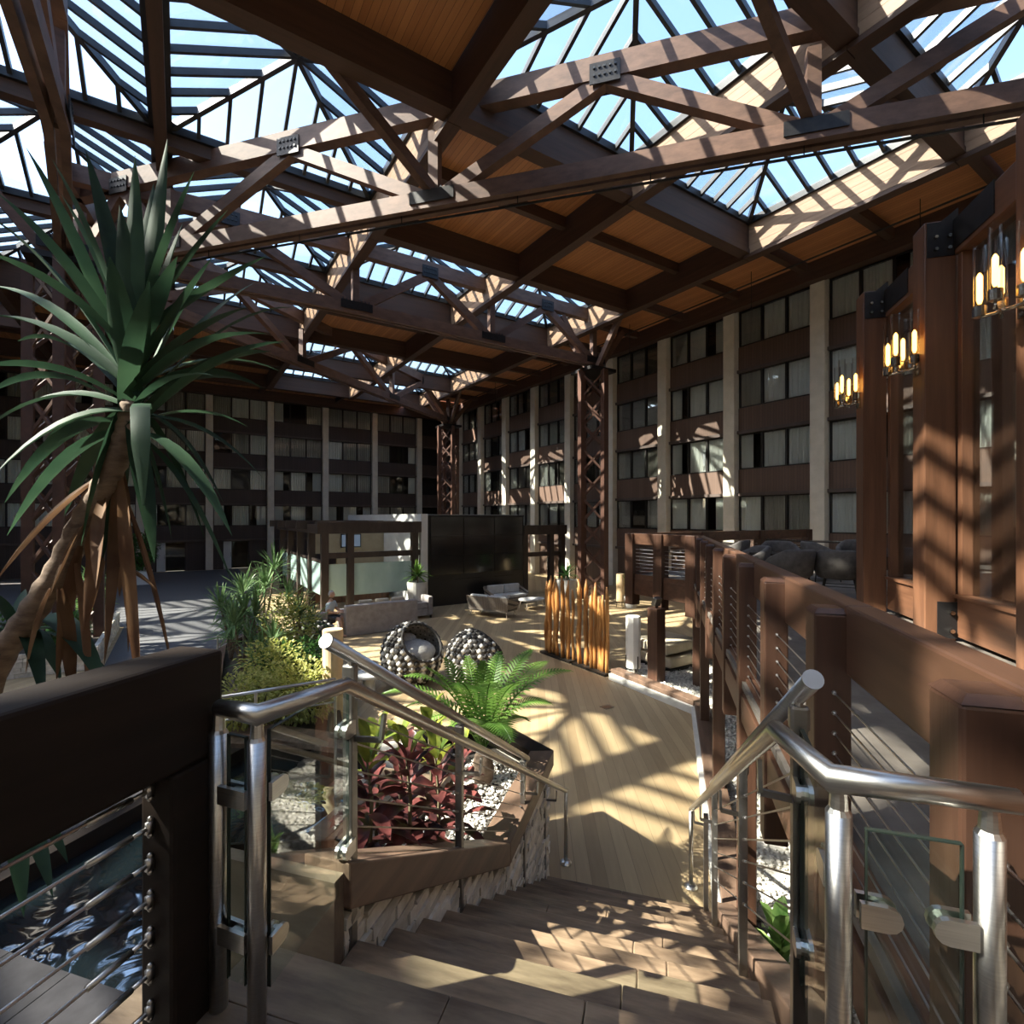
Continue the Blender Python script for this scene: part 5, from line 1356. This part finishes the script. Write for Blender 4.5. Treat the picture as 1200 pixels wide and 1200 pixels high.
# slim steel handrails by the plant bed
def slim_rail(pts, label, posts=()):
    t = empty('slim_handrail', (pts[0].x, pts[0].y, 0), label, 'railing')
    build(MB().tube(pts, .021, 8), 'rail', M_steel, t, smooth=True)
    dn_ = V((0, 0, .3))
    build(MB().tube([p-dn_ for p in pts], .012, 6), 'lower_rail', M_steel, t, smooth=True)
    for p in posts: build(MB().tube([(p.x, p.y, 0.0), p], .018, 8), 'post', M_steel, t)
a, b = P(200, 826, 6.3), P(393, 796, 6.75)
slim_rail([a, b], 'slim steel handrail running in front of the yellow-green shrubs', [a, a+(b-a)*.5, b])
a, b, c = P(256, 786, 11.8), P(255, 752, 12.2), P(285, 735, 13.5)
a.z = 0; b.z = .95; c.z = .95
slim_rail([b, c], 'short slim handrail at the edge of the grey carpet lane', [b, c])

# ------------------------------------------------------------------ seated man behind the grey sofa
M_skin = mat('skin', (.50, .29, .20), (.58, .35, .25), .55, scale=6)
M_hair = mat('grey_hair', (.42, .40, .38), (.55, .53, .50), .8, scale=30)
M_shirt = mat('pale_blue_shirt', (.50, .58, .64), (.64, .71, .76), .85, scale=6)
M_shorts = mat('dark_shorts', (.05, .05, .06), (.08, .08, .09), .85, scale=6)
def skin_body(name, vts, eds, root_i, m, parent, sub=2):
    me = bpy.data.meshes.new(name); off = root_loc(parent)
    me.from_pydata([tuple(V(v[0])) for v in vts], eds, []); o = bpy.data.objects.new(name, me); COL.objects.link(o); o.parent = parent
    sk = o.modifiers.new('skin', 'SKIN'); sk.use_smooth_shade = True
    for i, v in enumerate(vts):
        d = me.skin_vertices[0].data[i]; rd = v[1]; d.radius = rd if isinstance(rd, tuple) else (rd, rd); d.use_root = (i == root_i)
    s = o.modifiers.new('sub', 'SUBSURF'); s.levels = sub; s.render_levels = sub
    me.materials.append(m); return o
pm = empty('person', (4.02, 16.9, 0), 'man in pale blue shirt and dark shorts seated left of the grey sofa', 'person')
# body sits facing -X +slightly to the camera; local axes: x right of him is world
def L(x, y, z): return (x, y, z)
S_ = .52
body = [(L(0, 0, S_+.08), (.15, .12)), (L(0, 0, S_+.28), (.14, .105)), (L(.0, -.03, S_+.48), (.165, .11)), (L(0, -.04, S_+.60), .06), (L(0, -.06, S_+.66), .055),
        (L(.19, -.05, S_+.52), .062), (L(.25, -.12, S_+.28), .045), (L(.14, -.33, S_+.24), .036), (L(.10, -.40, S_+.27), .03),
        (L(-.19, -.05, S_+.52), .062), (L(-.26, -.10, S_+.28), .045), (L(-.15, -.31, S_+.22), .036), (L(-.09, -.38, S_+.25), .03),
        (L(.10, -.06, S_+.04), .095), (L(.13, -.44, S_+.03), .068), (L(.13, -.42, .10), .042), (L(.13, -.45, .05), .04), (L(.14, -.58, .03), .03),
        (L(-.10, -.06, S_+.04), .095), (L(-.14, -.42, S_+.03), .068), (L(-.16, -.50, .10), .042), (L(-.16, -.52, .05), .04), (L(-.17, -.66, .03), .03)]
ed = [(0, 1), (1, 2), (2, 3), (3, 4), (2, 5), (5, 6), (6, 7), (7, 8), (2, 9), (9, 10), (10, 11), (11, 12), (0, 13), (13, 14), (14, 15), (15, 16), (16, 17), (0, 18), (18, 19), (19, 20), (20, 21), (21, 22)]
skin_body('body', body, ed, 0, M_skin, pm)
sh = [(L(0, 0, S_+.10), (.165, .135)), (L(0, 0, S_+.28), (.156, .12)), (L(0, -.03, S_+.48), (.175, .122)), (L(0, -.04, S_+.565), .075),
      (L(.2, -.055, S_+.51), .075), (L(.245, -.11, S_+.33), .062), (L(-.2, -.055, S_+.51), .075), (L(-.255, -.09, S_+.33), .062)]
skin_body('shirt', sh, [(0, 1), (1, 2), (2, 3), (2, 4), (4, 5), (2, 6), (6, 7)], 0, M_shirt, pm)
skin_body('shorts', [(L(0, 0, S_+.09), (.16, .13)), (L(.10, -.08, S_+.045), .11), (L(.13, -.36, S_+.035), .088), (L(-.10, -.08, S_+.045), .11), (L(-.14, -.35, S_+.035), .088)],
          [(0, 1), (1, 2), (0, 3), (3, 4)], 0, M_shorts, pm)
hd = MB().ball((0, -.075, S_+.79), .078, .095, .115, 18, 14)
for i, (x, y, z) in enumerate(hd.v):
    dz = z-(S_+.79)
    if y < -.12 and abs(x) < .018 and -.035 < dz < .02: y -= .018       # nose
    if dz < -.05: x *= .84
    if y < -.10 and .0 < dz < .03 and .02 < abs(x) < .05: y += .008      # eye sockets
    hd.v[i] = (x, y, z)
def lpart(mb, name, m, smooth=True):
    o = bpy.data.objects.new(name, mb.mesh(name, m, smooth)); COL.objects.link(o); o.parent = pm; return o
lpart(hd, 'head', M_skin)
for s in (-1, 1):
    lpart(MB().ball((s*.03, -.160, S_+.803), .011, .008, .008, 8, 6), 'eye', M_leg); lpart(MB().ball((s*.079, -.07, S_+.785), .012, .022, .032, 8, 6), 'ear', M_skin)
lpart(MB().ball((0, -.163, S_+.735), .026, .008, .007, 8, 6), 'mouth', mat('lips', (.36, .15, .12), (.4, .18, .14), .5))
hr = MB().ball((0, -.06, S_+.81), .084, .098, .11, 18, 12)
hr.f = [f for f in hr.f if (lambda c: c[1] > -.075 or c[2] > S_+.865)([sum(hr.v[i][k] for i in f)/len(f) for k in range(3)]) and sum(hr.v[i][2] for i in f)/len(f) > S_+.75]
lpart(hr, 'hair', M_hair)
for s, w in ((1, body[8][0]), (-1, body[12][0])):
    w = V(w); fw = V((-s*.5, -.85, -.1)).normalized(); sd = fw.cross(V((0, 0, 1))).normalized()
    lpart(MB().ball(w+fw*.035, .036, .042, .02, 10, 6), 'palm', M_skin)
    for k, (o_, ln) in enumerate(((-.026, .062), (-.009, .075), (.009, .07), (.026, .055))):
        p0 = w+fw*.06+sd*o_
        lpart(MB().tube([p0, p0+fw*ln*.55+V((0, 0, .004)), p0+fw*ln*.9-V((0, 0, .02))], [.0095, .009, .007], 6), 'finger', M_skin)
    p0 = w+fw*.02+sd*(-s*.034)
    lpart(MB().tube([p0, p0+fw*.03+sd*(-s*.018), p0+fw*.055+sd*(-s*.02)-V((0, 0, .01))], [.012, .011, .008], 6), 'thumb', M_skin)
pm.rotation_euler.z = radians(50)
bs_ = empty('stool', (4.02, 16.9, 0), 'low round stool under the seated man', 'stool')
build(MB().lathe([(.19, .40), (.20, .44), (.17, .455)], (4.02, 16.9, 0), 18), 'seat', M_leg, bs_)
for k in range(3):
    a = k*2*pi/3+.5; build(MB().tube([(4.02+.1*cos(a), 16.9+.1*sin(a), .40), (4.02+.18*cos(a), 16.9+.18*sin(a), 0)], .014, 6), 'leg', M_leg, bs_)
